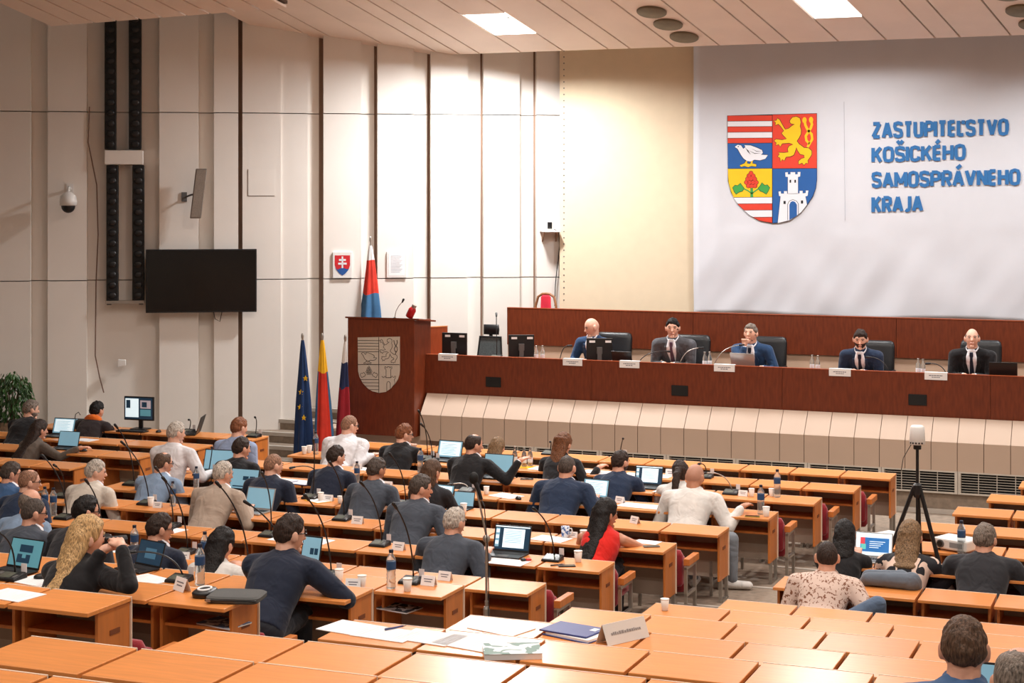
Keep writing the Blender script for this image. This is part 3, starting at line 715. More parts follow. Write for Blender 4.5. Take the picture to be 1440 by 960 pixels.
# little shelf with a camera near the screen edge
t, p = wall_thing('wall_shelf', 'small white wall shelf carrying a camera beside the cream screen', 'shelf', 776, 325, .15)
a = MB(); a.box((-.16, -.1, -.01), (.12, .2, .01)); a.build('board', WHITE, t); a = MB(); a.prism([(-.13, -.05, -.01), (-.13, .2, -.01), (-.13, .2, -.2)], (.02, 0, 0)); a.prism([(.08, -.05, -.01), (.08, .2, -.01), (.08, .2, -.2)], (.02, 0, 0)); a.build('bracket', mat('shelf_bracket', (168, 132, 108)), t)
q = t.location.copy(); ang = math.atan2(WD.y, WD.x)
t = thing('camera', 'small white and black camera standing on the wall shelf', 'camera', q + Vector((-.06, 0, .01)), ang)
a = MB(); a.box((-.07, -.05, 0), (.06, .05, .14)); a.build('body', WHITE, t, bevel=.012); a = MB(); a.box((-.02, -.062, .03), (.05, -.05, .13)); a.build('lens_plate', BLACK, t, bevel=.004)
a = MB(); c0 = wall_px(783, 330, .05); pts = [(779, 322), (786, 326), (787, 345), (785, 365), (783, 380), (781, 400), (780, 430)]
tag(a.tube([wall_px(x, y, .05) for x, y in pts], .007, None, 6).build('cable', BLACK), 'thin dark cable hanging from the wall shelf camera', 'cable')
# ================================================================ FLAGS
def flag(name, label, base, top_z, r_top, r_bot, bands, pole_top, seed, lean=(0, 0), zb=.35, stars=False, fl=.32):
    t = thing(name, label, 'flag', base)
    a = MB(); a.lathe([(.16, 0), (.16, .02), (.05, .05), (.02, .08)], m=STEEL, n=18); a.build('stand', STEEL, t, smooth=False)
    tp = Vector((lean[0], lean[1], pole_top)); a = MB(); a.tube([(0, 0, .05), tp], .013); a.ell(tp + Vector((0, 0, .03)), (.02, .02, .05), STEEL, 10, 8); a.build('pole', STEEL, t)
    nz, na = 26, 44; vs = []
    rnd = random.Random(seed); ph = [rnd.uniform(0, 6.28) for _ in range(4)]
    for i in range(nz + 1):
        f = i / nz; z = top_z + (zb - top_z) * f; c = Vector((lean[0], lean[1], 0)) * (z / pole_top)
        R = r_top + (r_bot - r_top) * (f ** .75)
        for j in range(na):
            th = 2 * math.pi * j / na
            rr = R * (1 + fl * math.sin(th * 4 + ph[0] + f * 1.2) * min(1, f * 2) + .12 * math.sin(th * 7 + ph[1]))
            vs.append((c.x + rr * math.cos(th), c.y + rr * .7 * math.sin(th) - .0, z + (.05 * math.sin(th * 2 + ph[2]) * f)))
    a = MB(); o0 = len(a.v); a.v = vs
    for i in range(nz):
        for j in range(na):
            f = (i + .5) / nz; th = (j + .5) / na
            m = bands(f, th / 6.2832); a.f.append([i * na + j, (i + 1) * na + j, (i + 1) * na + (j + 1) % na, i * na + (j + 1) % na]); a.m.append(a.mi(m))
    cl_ = a.build('cloth', None, t, smooth=True)
    if stars:
        b = MB()
        for (u, f) in stars:
            z = top_z + (zb - top_z) * f; R = (r_top + (r_bot - r_top) * (f ** .75))
            cx = u * R; cy = -.7 * R * math.sqrt(max(.05, 1 - u * u)) * 1.28 - .008
            ps = []
            for k in range(10):
                rr = .042 if k % 2 == 0 else .018; q = math.pi / 2 + k * math.pi / 5; ps.append((cx + rr * math.cos(q), cy + .0, z + rr * math.sin(q)))
            b.prism(ps, (0, .006, 0))
        b.build('stars', YW, cl_)
    return t
FB = mat('flag_blue', (24, 56, 104), .85, var=.12); FR = mat('flag_red', (216, 54, 36), .85, var=.1); FY = mat('flag_yellow', (240, 184, 30), .85, var=.08); FW = mat('flag_white', (226, 224, 222), .85, var=.04)
FBL = mat('flag_light_blue', (62, 110, 152), .85, var=.1); FDR = mat('flag_dark_red', (160, 30, 44), .85, var=.1); FN = mat('flag_navy', (34, 48, 90), .85, var=.1)
bz = lambda px, Y: Vector((at_y(px, 600, Y).x, Y, 0))
b0 = bz(429, 20.8); zt0 = at_y(425, 478, 20.8).z
flag('flag', 'dark blue flag with yellow stars hanging left of the lectern', b0, zt0, .02, .13, lambda f, th: FB, zt0 + .02, 1, (-.04, 0), .35, [(.55, .33), (-.3, .45), (-.35, .58), (.3, .67)])
b0 = bz(455, 20.8); zt0 = at_y(453, 478, 20.8).z
flag('flag', 'yellow, red and blue flag hanging beside the star flag', b0, zt0, .02, .135, lambda f, th: FY if f < .27 or (.74 < th < .97 and f < .36) or (.84 < th < .90 and f > .7) else (FBL if .85 < th <= 1. or th < .1 else FR), zt0 + .02, 2, (-.02, 0), .30, False, .22)
b0 = bz(481, 20.95); zt0 = at_y(486, 480, 20.95).z
flag('flag', 'white, blue and red flag tucked against the left side of the lectern', b0, zt0, .015, .10, lambda f, th: FW if f < .2 else (FN if f < .42 else FDR), zt0 + .02, 3, (.05, 0), .4)
b0 = bz(521, 22.9); b0.z = SZ; zt0 = at_y(520, 345, 22.9).z - SZ
flag('flag', 'white, blue and red flag standing on the stage behind the lectern', b0, zt0, .02, .20, lambda f, th: FW if .3 < th < .79 or f < .10 else (FR if f < .40 else (FBL if f < .58 or th < .87 else (FW if f < .61 else FR))), zt0 + .06, 4, (0, 0), .55, False, .3)
# ================================================================ DESKS AND SEATS
def desk_fn():
    r = thing('desk', '', 'desk')
    T = MB(); T.box((-.284, -.44, DH - .026), (.284, -.006, DH)); top = T.build('top', ORANGE, r, bevel=.004)
    e = MB(); e.box((-.284, -.006, DH - .026), (.284, 0, DH + .002)); edge = e.build('edge_strip', DESKEDGE, top)
    k = []
    for sx in (-1, 1):
        p = MB(); x0 = sx * .272; p.box((min(x0, x0 - sx * .022), -.325, DH - .47), (max(x0, x0 - sx * .022), -.004, DH - .027)); o = p.build('side_panel', ORANGE_D, r, bevel=.003)
        q = MB(); xo = x0 + sx * .001; q.box((x0 - .012, -.004, DH - .47), (x0 + .012, .003, DH - .02), DESKEDGE); e2 = q.build('edge_strip', DESKEDGE, o)
        g = MB(); xx = x0 if sx > 0 else x0 - .004; g.box((xx, -.21, DH - .185), (xx + .004, -.11, DH - .155)); hs = g.build('label_plate', mat('side_mark', (120, 62, 26), .6), o)
        k.append((o, [e2, hs]))
    s_ = MB(); s_.box((-.25, -.30, DH - .185), (.25, -.02, DH - .165)); sh = s_.build('shelf', ORANGE_D, r)
    f = MB(); f.box((-.25, -.018, DH - .34), (.25, -.006, DH - .026)); fp = f.build('front_panel', DESKGREY, r)
    f = MB(); f.box((-.25, -.006, DH - .5), (.25, .006, DH - .33)); f2 = f.build('lower_panel', mat('desk_lower_panel', (196, 180, 164), .6), r)
    lg = []
    for sx in (-1, 1):
        l = MB()
        l.box((sx * .262 - .015, -.05, .0), (sx * .262 + .015, -.02, DH - .47)); l.box((sx * .262 - .015, -.26, .0), (sx * .262 + .015, -.23, DH - .47)); l.box((sx * .262 - .015, -.28, 0), (sx * .262 + .015, .0, .025))
        lg.append((l.build('leg_frame', STEEL, r), []))
    KIDS[r.name] = [(top, [edge])] + k + [(sh, []), (fp, []), (f2, [])] + lg
    return r
desk = Maker(desk_fn)
DESKS = {}
def vis(x, y, z, mx=60, bottom=985):
    q = [pix((x + a, y + b, z)) for a in (-.29, .29) for b in (-.44, 0)]
    return any(-5 < u[0] < 1445 and -50 < u[1] < 965 for u in q)
for r in range(1, 16):
    Y = ROWY[r]; z = ROWZ[r]
    if r in CEND:
        for k in range(12):
            x = CEND[r] - PITCH * (k + .5)
            if not vis(x, Y, z + DH): continue
            DESKS[('c', r, k)] = desk('centre block wooden desk, %s row from the stage, %s from its right end' % (ORD[r], ORD[k + 1]), (x, Y, z), 0, 'desks of the centre block')
    for k in range(12):
        x = RSTART[r] + PITCH * (k + .5)
        if x > 6 or not vis(x, Y, z + DH): continue
        DESKS[('r', r, k)] = desk('right block wooden desk, %s row from the stage, %s from its aisle' % (ORD[r], ORD[k + 1]), (x, Y, z), 0, 'desks of the right block')
    if r <= 8:
        for k in range(8):
            x = LEND[r] - PITCH * (k + .5)
            # keep clear of the angled wall
            if (Vector((x - .3, Y, 0)) - WA).dot(WN) < .35 or not vis(x, Y, z + DH): continue
            DESKS[('l', r, k)] = desk('far left block desk, %s row from the stage, %s from its aisle' % (ORD[r], ORD[k + 1]), (x, Y, z), 0, 'desks of the far left block')
def seat_fn(down):
    r = thing('auditorium_seat', '', 'seat')
    b = MB(); b.loft([((0, .075, .27), (.2, 0, 0), (0, .045, 0)), ((0, .07, .3), (.225, 0, 0), (0, .05, 0)), ((0, .06, .56), (.225, 0, 0), (0, .045, 0)), ((0, .055, .61), (.2, 0, 0), (0, .03, 0))], None, 20, 4)
    bk = b.build('backrest', RED, r, smooth=True)
    c = MB()
    if down: c.loft([((0, .14, .36), (.215, 0, 0), (0, 0, .05)), ((0, .2, .37), (.23, 0, 0), (0, 0, .055)), ((0, .48, .38), (.23, 0, 0), (0, 0, .055)), ((0, .54, .37), (.2, 0, 0), (0, 0, .035))], None, 20, 3.5)
    else: c.loft([((0, .16, .2), (.2, 0, 0), (0, .035, 0)), ((0, .17, .24), (.225, 0, 0), (0, .05, 0)), ((0, .16, .5), (.225, 0, 0), (0, .045, 0)), ((0, .155, .54), (.2, 0, 0), (0, .03, 0))], None, 20, 4)
    cu = c.build('cushion', RED, r, smooth=True)
    kids = [(bk, []), (cu, [])]
    for sx in (-1, 1):
        x = sx * .272; f = MB(); t = .014
        f.box((x - t, -.035, 0), (x + t, -.008, .47)); f.box((x - t, .27, 0), (x + t, .3, .47)); f.box((x - t, -.035, .45), (x + t, .3, .48)); f.box((x - t, -.035, .2), (x + t, .3, .225))
        fo = f.build('side_frame', STEEL, r)
        a = MB(); a.box((x - .03, -.0, .48), (x + .03, .34, .545)); ao = a.build('armrest', ORANGE_D, r, bevel=.006)
        kids += [(fo, []), (ao, [])]
    KIDS[r.name] = kids
    return r
seat_up, seat_dn = Maker(lambda: seat_fn(False)), Maker(lambda: seat_fn(True))
SEATS = []
def place_seat(x, r, down, label):
    """a seat hangs on the stage side of the desks of row r"""
    for q in SEATS:
        if abs(q[0] - x) < .45 and q[1] == r: return
    SEATS.append((x, r))
    (seat_dn if down else seat_up)(label, (x + .10, ROWY[r] + .02, ROWZ[max(1, r - 1)]), 0, 'red folding seats')
# ================================================================ PEOPLE
HTEX = bpy.data.textures.new('hair_locks', 'CLOUDS'); HTEX.noise_scale = .04; HTEX.noise_depth = 1
HTEX2 = bpy.data.textures.new('hair_tufts', 'CLOUDS'); HTEX2.noise_scale = .035; HTEX2.noise_depth = 1
def hair_mat(name, rgb):
    return mat('hair_' + name, rgb, .6, var=.34, vscale=6, stretch=(22, 22, 4.5), bump=.5, bscale=5, spec=.3)
H_BLACK = hair_mat('black', (30, 24, 22)); H_DARK = hair_mat('dark_brown', (62, 46, 38)); H_BROWN = hair_mat('brown', (104, 78, 60)); H_GREY = hair_mat('grey', (142, 128, 116))
H_DGREY = hair_mat('dark_grey', (92, 80, 72)); H_WHITE = hair_mat('white', (216, 204, 190)); H_BLOND = hair_mat('blond', (222, 180, 124)); H_SAND = hair_mat('sandy', (168, 122, 82)); H_GING = hair_mat('ginger', (150, 92, 58)); H_AUB = hair_mat('auburn', (126, 78, 46))
H_DBL = hair_mat('dark_blond', (150, 118, 84)); H_STUB = hair_mat('stubble', (172, 128, 102))
CO = {k: cloth(k, v) for k, v in dict(black=(30, 29, 31), navy=(38, 52, 76), navy_dark=(34, 41, 58), blue_suit=(44, 72, 108), slate=(70, 76, 86), grey=(86, 86, 90), charcoal=(46, 46, 50), beige=(176, 158, 142), cream=(214, 204, 190), light_blue=(134, 156, 182),
      white=(232, 230, 232), pale_blue=(150, 166, 196), olive=(104, 92, 82), red=(222, 40, 32), offwhite=(222, 218, 212), dark_hoodie=(52, 42, 42), orange=(236, 116, 40), trouser_grey=(126, 132, 140), trouser_dark=(36, 38, 44), jeans=(92, 110, 134), trouser_jeans=(104, 114, 126), shoe_white=(226, 224, 220), steel_blue=(60, 92, 132)).items()}
SHIRT_W = cloth('shirt_white', (238, 238, 242), .03); TIE_D = cloth('tie_dark', (34, 36, 52)); TIE_P = cloth('tie_plum', (92, 70, 84))
def pattern_mat(name, ca, cb, scale, thr):
    if name in _M: return _M[name]
    m = mat(name, ca, .85, var=0)
    N = m.node_tree.nodes; L = m.node_tree.links; b = N['Principled BSDF']
    tc = N.new('ShaderNodeTexCoord'); nz = N.new('ShaderNodeTexNoise'); nz.inputs['Scale'].default_value = scale; nz.inputs['Detail'].default_value = 1.5; nz.inputs['Distortion'].default_value = .8
    L.new(tc.outputs['Object'], nz.inputs['Vector'])
    rp = N.new('ShaderNodeValToRGB'); rp.color_ramp.interpolation = 'CONSTANT'; rp.color_ramp.elements[0].color = (*s2l(ca), 1); rp.color_ramp.elements[1].color = (*s2l(cb), 1); rp.color_ramp.elements[1].position = thr
    L.new(nz.outputs['Fac'], rp.inputs[0]); L.new(rp.outputs[0], b.inputs['Base Color']); return m
PAT_FLOWER = pattern_mat('cloth_flower', (30, 30, 36), (226, 198, 180), 7.5, .53); PAT_SPECK = pattern_mat('cloth_speckle', (214, 190, 176), (132, 88, 66), 40, .58)

def rot(v, yaw, pitch=0., roll=0.):
    return Matrix.Rotation(yaw, 3, 'Z') @ Matrix.Rotation(roll, 3, 'Y') @ Matrix.Rotation(pitch, 3, 'X') @ Vector(v)
def head_r(d):
    """distance of the head's surface from its centre along unit d (+y is the face)"""
    rx, ry, rz = .081, .103, .122
    x, y, z = d
    if z < 0:
        t = min(1, -z); rx *= 1 - .22 * t ** 1.6; ry *= 1 - (.12 if y > 0 else .30) * t ** 1.4
    r = 1 / math.sqrt((x / rx) ** 2 + (y / ry) ** 2 + (z / rz) ** 2)
    if y > .5: r *= 1 - .035 * (y - .5)
    return r
def head_grid(fn, nu=30, nv=20):
    vs, fs = [], []
    for i in range(1, nv):
        th = math.pi * i / nv
        for j in range(nu):
            ph = 2 * math.pi * j / nu; d = (math.sin(th) * math.sin(ph), math.sin(th) * math.cos(ph), math.cos(th))
            vs.append(Vector(d) * fn(d))
    vs += [Vector((0, 0, fn((0, 0, 1)))), Vector((0, 0, -fn((0, 0, -1))))]
    for i in range(nv - 2):
        for j in range(nu): fs.append((i * nu + j, i * nu + (j + 1) % nu, (i + 1) * nu + (j + 1) % nu, (i + 1) * nu + j))
    T = (nv - 1) * nu
    for j in range(nu): fs.append((T, (j + 1) % nu, j)); fs.append((T + 1, (nv - 2) * nu + j, (nv - 2) * nu + (j + 1) % nu))
    return vs, fs
def sstep(x): x = max(0, min(1, x)); return x * x * (3 - 2 * x)
def ik(S, T, l1, l2, hint):
    d = T - S; D = min(d.length, (l1 + l2) * .995); u = d.normalized()
    if d.length > D: T = S + u * D
    a = (l1 * l1 - l2 * l2 + D * D) / (2 * D); h = math.sqrt(max(0, l1 * l1 - a * a))
    hv = Vector(hint); hv = (hv - u * hv.dot(u)).normalized()
    return S + u * a + hv * h, T
PEOPLE = {}
def person(key, label, px, py, row=None, Y=None, zf=None, face=0., s=1.04, female=False, hair='short', hm=None, top=None, top_name='jacket', skin=None, collar=None, hyaw=0., hpitch=-8., hroll=0., arms='desk', sleeves=True, hints=None,
           trousers=None, legs=None, glasses=False, beard=None, front=None, tyaw=0., lean_extra=0., seat=True, hood=None, down=0., shoes=None, dy=0., width=1.):
    hm = hm or H_DARK; top = top or CO['black']; skin = skin or SKIN
    if row is not None:
        zf = ROWZ[row]; hy0 = ROWY[row] - .70 + dy
    else: hy0 = Y
    sg = 1 if abs(face) < 90 else -1
    # solve lean so that the head's centre falls on the pixel
    hz = 1.15; L = .15
    for _ in range(6):
        hy = hy0 + sg * (.53 * math.sin(L) + .03) * s
        P = at_y(px, py, hy); hz = (P.z - zf) / s
        cl_ = (hz - .50 - .150) / .53
        L = math.acos(max(.70, min(.995, cl_))) + lean_extra
    dz = hz - (.50 + .53 * math.cos(L) + .150)          # rest: taller or shorter trunk
    hip_x = P.x
    root = thing('person', label, 'person', (hip_x, hy0, zf), math.radians(face + tyaw), None)
    root.scale = (s, s, s)
    u = Vector((0, math.sin(L), math.cos(L))); f = Vector((0, math.cos(L), -math.sin(L))); X = Vector((1, 0, 0))
    H = Vector((0, 0, .50 + min(0, max(dz, -.10)))); k = 1 + (dz - min(0, max(dz, -.10))) / .53
    def sp(t): return H + u * (t * k)
    nb = sp(.53); hc = nb + Vector((0, .03, .150))
    gw = (.9 if female else 1.) * width
    shz = sp(.475); SW = .205 * gw
    hR = lambda v: Matrix.Rotation(math.radians(hyaw), 3, 'Z') @ Matrix.Rotation(math.radians(hroll), 3, 'Y') @ Matrix.Rotation(math.radians(hpitch), 3, 'X') @ Vector(v)
    # arms
    presets = {'desk': ((-.17, .44, .735), (.17, .44, .735)), 'laptop': ((-.09, .46, .75), (.10, .46, .75)), 'fold': ((-.05, .40, .735), (.08, .38, .735)), 'lap': ((-.13, .34, .58), (.13, .34, .58)),
               'wide': ((-.26, .42, .735), (.26, .42, .735)), 'chin': ((-.12, .40, .735), None), 'right_far': ((-.14, .42, .735), (.38, .50, .76)), 'left_far': ((-.30, .42, .735), (.10, .40, .735))}
    tg = presets[arms] if isinstance(arms, str) else arms
    joints = []
    for i, sx in enumerate((-1, 1)):
        S = shz + X * (sx * SW) - u * .02
        T = tg[i]
        if T is None: T = hc + hR((sx * .03, .13, -.155))
        T = Vector((T[0], T[1], T[2] - (.69 - .69 / s) if T[2] < .80 else T[2]))
        E, T = ik(S, T, .285, .26, hints[i] if hints and hints[i] else (sx * .55, -.45, -.85))
        joints.append((S, E, T))
    # ---- body: one continuous skin surface
    B = MB()
    vs, fs = head_grid(head_r); B.add([hc + hR(v) for v in vs], fs)
    B.cap(hc + hR((0, .094, .012)), .009, hc + hR((0, .112, -.022)), .014); B.ell(hc + hR((0, .086, -.058)), (.026, .016, .012)); B.ell(hc + hR((0, .076, -.098)), (.026, .022, .02))
    for sx in (-1, 1):
        B.ell(hc + hR((sx * .086, -.006, -.006)), (.012, .023, .037), None, 12, 8, Matrix.Rotation(math.radians(hyaw), 3, 'Z') @ Matrix.Rotation(sx * -.35, 3, 'Z'))
    B.cap(hc + hR((0, -.018, -.05)), .058 * (.86 if female else 1.1), nb - u * .06, .066 * (.86 if female else 1.12))
    B.cap(sp(.46), .085, sp(.05), .11)
    B.cap(shz - X * SW * .8, .05, shz + X * SW * .8, .05)
    for i, (S, E, T) in enumerate(joints):
        sx = -1 if i == 0 else 1
        B.cap(S, .052 * gw, E, .040 * gw); B.cap(E, .040 * gw, T, .027)
        d = (T - E).normalized(); flat = Vector((d.x, d.y, 0)).normalized() if abs(d.z) < .9 else Vector((0, 1, 0))
        if tg[i] is None:      # loose fist under the chin
            d = Vector((0, .2, 1)).normalized(); n_ = Vector((0, 1, 0)); sd = Vector((1, 0, 0))
        else:
            d = (d * .35 + flat * .65).normalized(); sd = d.cross(Vector((0, 0, 1))).normalized(); n_ = sd.cross(d)
        B.cap(T, .028, T + d * .02, .03)
        for q, (o, ln_) in enumerate(((-.030, .062), (-.010, .072), (.010, .068), (.029, .052))):
            b0 = T + d * .015 + sd * o * .6; b1 = T + d * .082 + sd * o
            B.cap(b0, .016, b1, .012)
            m1 = b1 + d * ln_ * .55 - n_ * .006 + sd * o * .2; m2 = m1 + d * ln_ * .35 - n_ * ln_ * .42
            if tg[i] is None: m1 = b1 + n_ * .03 * -1; m2 = m1 - d * .03
            B.cap(b1, .0095, m1, .0085); B.cap(m1, .0085, m2, .0072)
        ts = -sx if True else 0
        tb = T + d * .022 + sd * (.026 * (-1 if sx > 0 else 1)); t1 = tb + d * .035 + sd * (.022 * (-1 if sx > 0 else 1)) - n_ * .008; t2 = t1 + d * .03 - n_ * .01
        B.cap(tb, .014, t1, .011); B.cap(t1, .0105, t2, .0085)
    body = B.build('body', skin, root, smooth=True, remesh=.0068, sm=3)
    # ---- clothing
    J = MB()
    hw = gw
    secs = [(.0, .175, .135), (.06, .172, .130), (.18, .165 + (.0 if not female else -.01), .118), (.34, .188, .125), (.44, .192, .118), (.495, .165, .102), (.53, .118, .085), (.56, .086, .074), (.575, .078, .068)]
    J.loft([(sp(t) + f * (-.012 if t > .3 else 0), X * (a * hw), f * b) for t, a, b in secs], None, 22, 2.3)
    if sleeves:
        for i, (S, E, T) in enumerate(joints):
            sx = -1 if i == 0 else 1
            J.cap(shz + X * (sx * SW * .45) + u * .012, .070 * gw, S, .078 * gw); J.cap(S, .078 * gw, E, .058 * gw); J.cap(E, .058 * gw, T - (T - E).normalized() * (.035 if sleeves != 'short' else .15), .044 if sleeves != 'short' else .05)
    elif female:
        for sx in (-1, 1): J.cap(shz + X * (sx * SW * .5) + u * .01, .062, shz + X * (sx * SW * .75), .05)
    # collar roll of the garment
    n = 18
    if collar is not None or top_name in ('jacket', 'blazer'):
        J.tube([nb - u * .012 - f * .012 + X * (.074 * math.cos(q)) + f * (.068 * math.sin(q)) + u * (-.02 * max(0, math.sin(q))) for q in (np.linspace(math.pi * .9, 2.1 * math.pi, n) if front else np.linspace(0, 2 * math.pi, n))], .017, None, 8)
    coat = J.build(top_name, top, root, smooth=True, remesh=.0125, sm=2)
    if collar is not None:
        K = MB(); c0 = nb - u * .01 - f * .004; c1 = nb + u * .056 + f * .010
        R0, R1 = (.074, .070) if front else (.083, .080) if not female else (.068, .064)
        vs = []; m_ = 20
        for cc, rr in ((c0, R0), (c1, R1), (c1, R1 + .006), (c0, R0 + .008)):
            vs += [cc + X * (rr * math.cos(2 * math.pi * j / m_)) + f * (rr * math.sin(2 * math.pi * j / m_)) - u * (.03 * max(0, math.sin(2 * math.pi * j / m_)) if cc is c1 else 0) for j in range(m_)]
        fs = [(a * m_ + j, a * m_ + (j + 1) % m_, ((a + 1) % 4) * m_ + (j + 1) % m_, ((a + 1) % 4) * m_ + j) for a in range(4) for j in range(m_)]
        K.add(vs, fs); K.build('collar', collar, root, smooth=True)
        if top_name in ('jacket', 'blazer'):
            q = MB(); ar = np.linspace(math.pi * .86, math.pi * 2.14, 22); kk = .9 if female else 1.; nn = len(ar)
            rows_ = ((-.040, .118, .104), (-.012, .102, .095), (.026, .092, .089), (.030, .089, .086))
            for h_, ra, rb in rows_: q.v += [tuple(nb + u * h_ + X * (ra * kk * math.cos(t)) + f * (rb * kk * math.sin(t) - .004)) for t in ar]
            for a_ in range(len(rows_) - 1):
                for j in range(nn - 1): q.f.append([a_ * nn + j, a_ * nn + j + 1, (a_ + 1) * nn + j + 1, (a_ + 1) * nn + j]); q.m.append(0)
            ob = q.build('jacket_collar', top, root, smooth=True); md = ob.modifiers.new('t', 'SOLIDIFY'); md.thickness = .008; md.offset = -1
        if sleeves is True:
            for i, (S, E, T) in enumerate(joints):
                q = MB(); d = (T - E).normalized(); q.cap(T - d * .05, .036, T - d * .022, .035); q.build('cuff', collar, root, smooth=True)
    if hood:
        K = MB(); K.loft([(nb - f * .05 - u * .06, X * .10, f * .05), (nb - f * .075 - u * .02, X * .125, f * .075), (nb - f * .06 + u * .02, X * .12, f * .085), (nb - f * .03 + u * .05, X * .09, f * .085)], None, 20)
        K.build('hood', hood, root, smooth=True)
    if front:           # shirt front, tie and lapels seen from the stage side
        def chest(x, t, o): 
            a = float(np.interp(t, [q[0] for q in secs], [q[1] for q in secs])) * hw; b = float(np.interp(t, [q[0] for q in secs], [q[2] for q in secs]))
            yy = b * (max(0, 1 - abs(x / a) ** 2.3)) ** (1 / 2.3)
            return sp(t) + X * x + f * (yy + o - .012 + .024 * max(0, min(1.0, (t - .34) / .12)))
        def patch(name, outline, o, m, th=.006):
            tt = np.linspace(outline[0][0], outline[-1][0], 26); rows = [(t, float(np.interp(t, [r_[0] for r_ in outline], [r_[1] for r_ in outline])), float(np.interp(t, [r_[0] for r_ in outline], [r_[2] for r_ in outline]))) for t in tt]; vs = []; fs = []; nn = 7
            for t, xa, xb in rows:
                for j in range(nn): x = xa + (xb - xa) * j / (nn - 1); vs.append(chest(x, t, o))
            for i in range(len(rows) - 1):
                for j in range(nn - 1): fs.append((i * nn + j, i * nn + j + 1, (i + 1) * nn + j + 1, (i + 1) * nn + j))
            q = MB(); q.add(vs, fs); ob = q.build(name, m, root, smooth=True); md = ob.modifiers.new('t', 'SOLIDIFY'); md.thickness = th; md.offset = 1; return ob
        patch('shirt_front', [(.14, -.012, .012), (.25, -.035, .035), (.36, -.06, .06), (.44, -.072, .072), (.49, -.066, .066), (.53, -.056, .056), (.565, -.046, .046), (.585, -.040, .040)], .012, front[0])
        if front[1]: patch('tie', [(.16, -.012, .012), (.25, -.028, .028), (.38, -.022, .022), (.50, -.015, .015), (.51, -.024, .024), (.555, -.020, .020)], .021, front[1])
        for sx in (-1, 1): patch('lapel', [(.13, sx * .01, sx * .016), (.26, sx * .032, sx * .075), (.38, sx * .056, sx * .11), (.41, sx * .064, sx * .10), (.50, sx * .066, sx * .09)], .016, top, .008)
    # ---- hair
    if hair != 'none':
        lines = {'short': [.62, .62, .20, .06, -.30, -.56, -.58], 'buzz': [.66, .56, .14, .10, -.30, -.54, -.56], 'ring': [.95, .8, .1, .08, -.30, -.54, -.56], 'reced': [.84, .72, .16, .10, -.30, -.56, -.58], 'long': [.66, .52, .0, -.5, -.95, -.95, -.95]}
        th_ = {'short': .115, 'buzz': .04, 'ring': .09, 'reced': .11, 'long': .20}
        st_ = hair if hair in lines else 'long'
        ln_ = lines[st_]; tk = th_[st_]
        def hf(d):
            az = abs(math.degrees(math.atan2(d[0], d[1]))); l = float(np.interp(az, [0, 40, 66, 92, 110, 140, 180], ln_))
            nf = noise.noise(Vector(d) * 9 + Vector((px * .07, py * .05, 3))); m = sstep((d[2] - l + .09 + .08 * nf) / .20)
            if st_ == 'ring': m *= 1 - sstep((d[2] - .42 - .25 * max(0, -d[1])) / .18)
            if hair == 'reced' : m *= 1 - .75 * sstep((d[2] - .80) / .15)
            n_ = noise.noise(Vector(d) * 5 + Vector((px * .1, py * .1, 0)))
            rr = head_r(d)
            full = 1 + tk * (.55 + .45 * sstep((d[2] + .4) / 1.0)) * (1 + .42 * n_ + .25 * nf) + (.03 if st_ == 'short' and d[1] > .2 and d[2] > .3 else 0)
            return rr * (.955 * (1 - m) + full * m) if m < 1 else rr * full
        vs, fs = head_grid(hf, 40, 28)
        Hm = MB(); Hm.add([hc + hR(v) for v in vs], fs)
        if hair in ('long', 'ponytail', 'bob', 'verylong', 'updo', 'straight'):
            dn = -u * .8 + Vector((0, 0, -.2)); back = -f
            def hs(z, y, ax, ay, side=0): return (hc + Vector((0, 0, 0)) + hR((side, y, 0)) * 1.0 + Vector((0, -abs(z) * math.sin(L) * .9 if z < 0 else 0, z)), hR((ax, 0, 0)), hR((0, ay, 0)))
            if hair == 'ponytail': S_ = [hs(.03, -.09, .035, .03), hs(-.03, -.125, .045, .035), hs(-.10, -.12, .045, .035), hs(-.18, -.10, .04, .03), hs(-.25, -.09, .015, .012)]
            elif hair == 'updo': S_ = [hs(.10, -.04, .03, .03), hs(.08, -.05, .08, .055), hs(.0, -.06, .096, .06), hs(-.07, -.06, .095, .055), hs(-.14, -.07, .085, .05), hs(-.20, -.08, .06, .04)]
            else:
                ln2 = {'bob': .175, 'long': .30, 'straight': .215, 'verylong': .44}[hair]; ex = {'bob': .0, 'long': .06, 'straight': .03, 'verylong': .09}[hair]; wd = {'bob': 1.0, 'long': 1.0, 'straight': .98, 'verylong': 1.12}[hair]
                S_ = [hs(.09, -.03, .055, .055), hs(.04, -.045, .088 * wd, .07), hs(-.03, -.052, .096 * wd, .072), hs(-.10, -.058, .098 * wd, .066), hs(-.16, -.065, .096 * wd, .06), hs(-.16 - (ln2 - .16) * .5, -.07 - ex * .5, .097 * wd, .05), hs(-ln2 * .93, -.07 - ex, .093 * wd, .044), hs(-ln2, -.07 - ex, .075 * wd, .03)]
            Hm.loft(S_, None, 24, 2.2)
            if hair == 'verylong': Hm.cap(hc + hR((-.075, .03, -.03)), .03, hc + hR((-.09, -.0, -.16)), .035)
            ho = Hm.build('hair', hm, root, smooth=True, remesh=.010, sm=1); dm = ho.modifiers.new('d', 'DISPLACE'); dm.texture = HTEX; dm.strength = .012; dm.mid_level = .5; dm.texture_coords = 'LOCAL'
        else:
            ho = Hm.build('hair', hm, root, smooth=True); dm = ho.modifiers.new('s', 'SUBSURF'); dm.levels = dm.render_levels = 1
            if st_ == 'short': dm = ho.modifiers.new('d', 'DISPLACE'); dm.texture = HTEX2; dm.strength = .016; dm.mid_level = .5; dm.texture_coords = 'LOCAL'
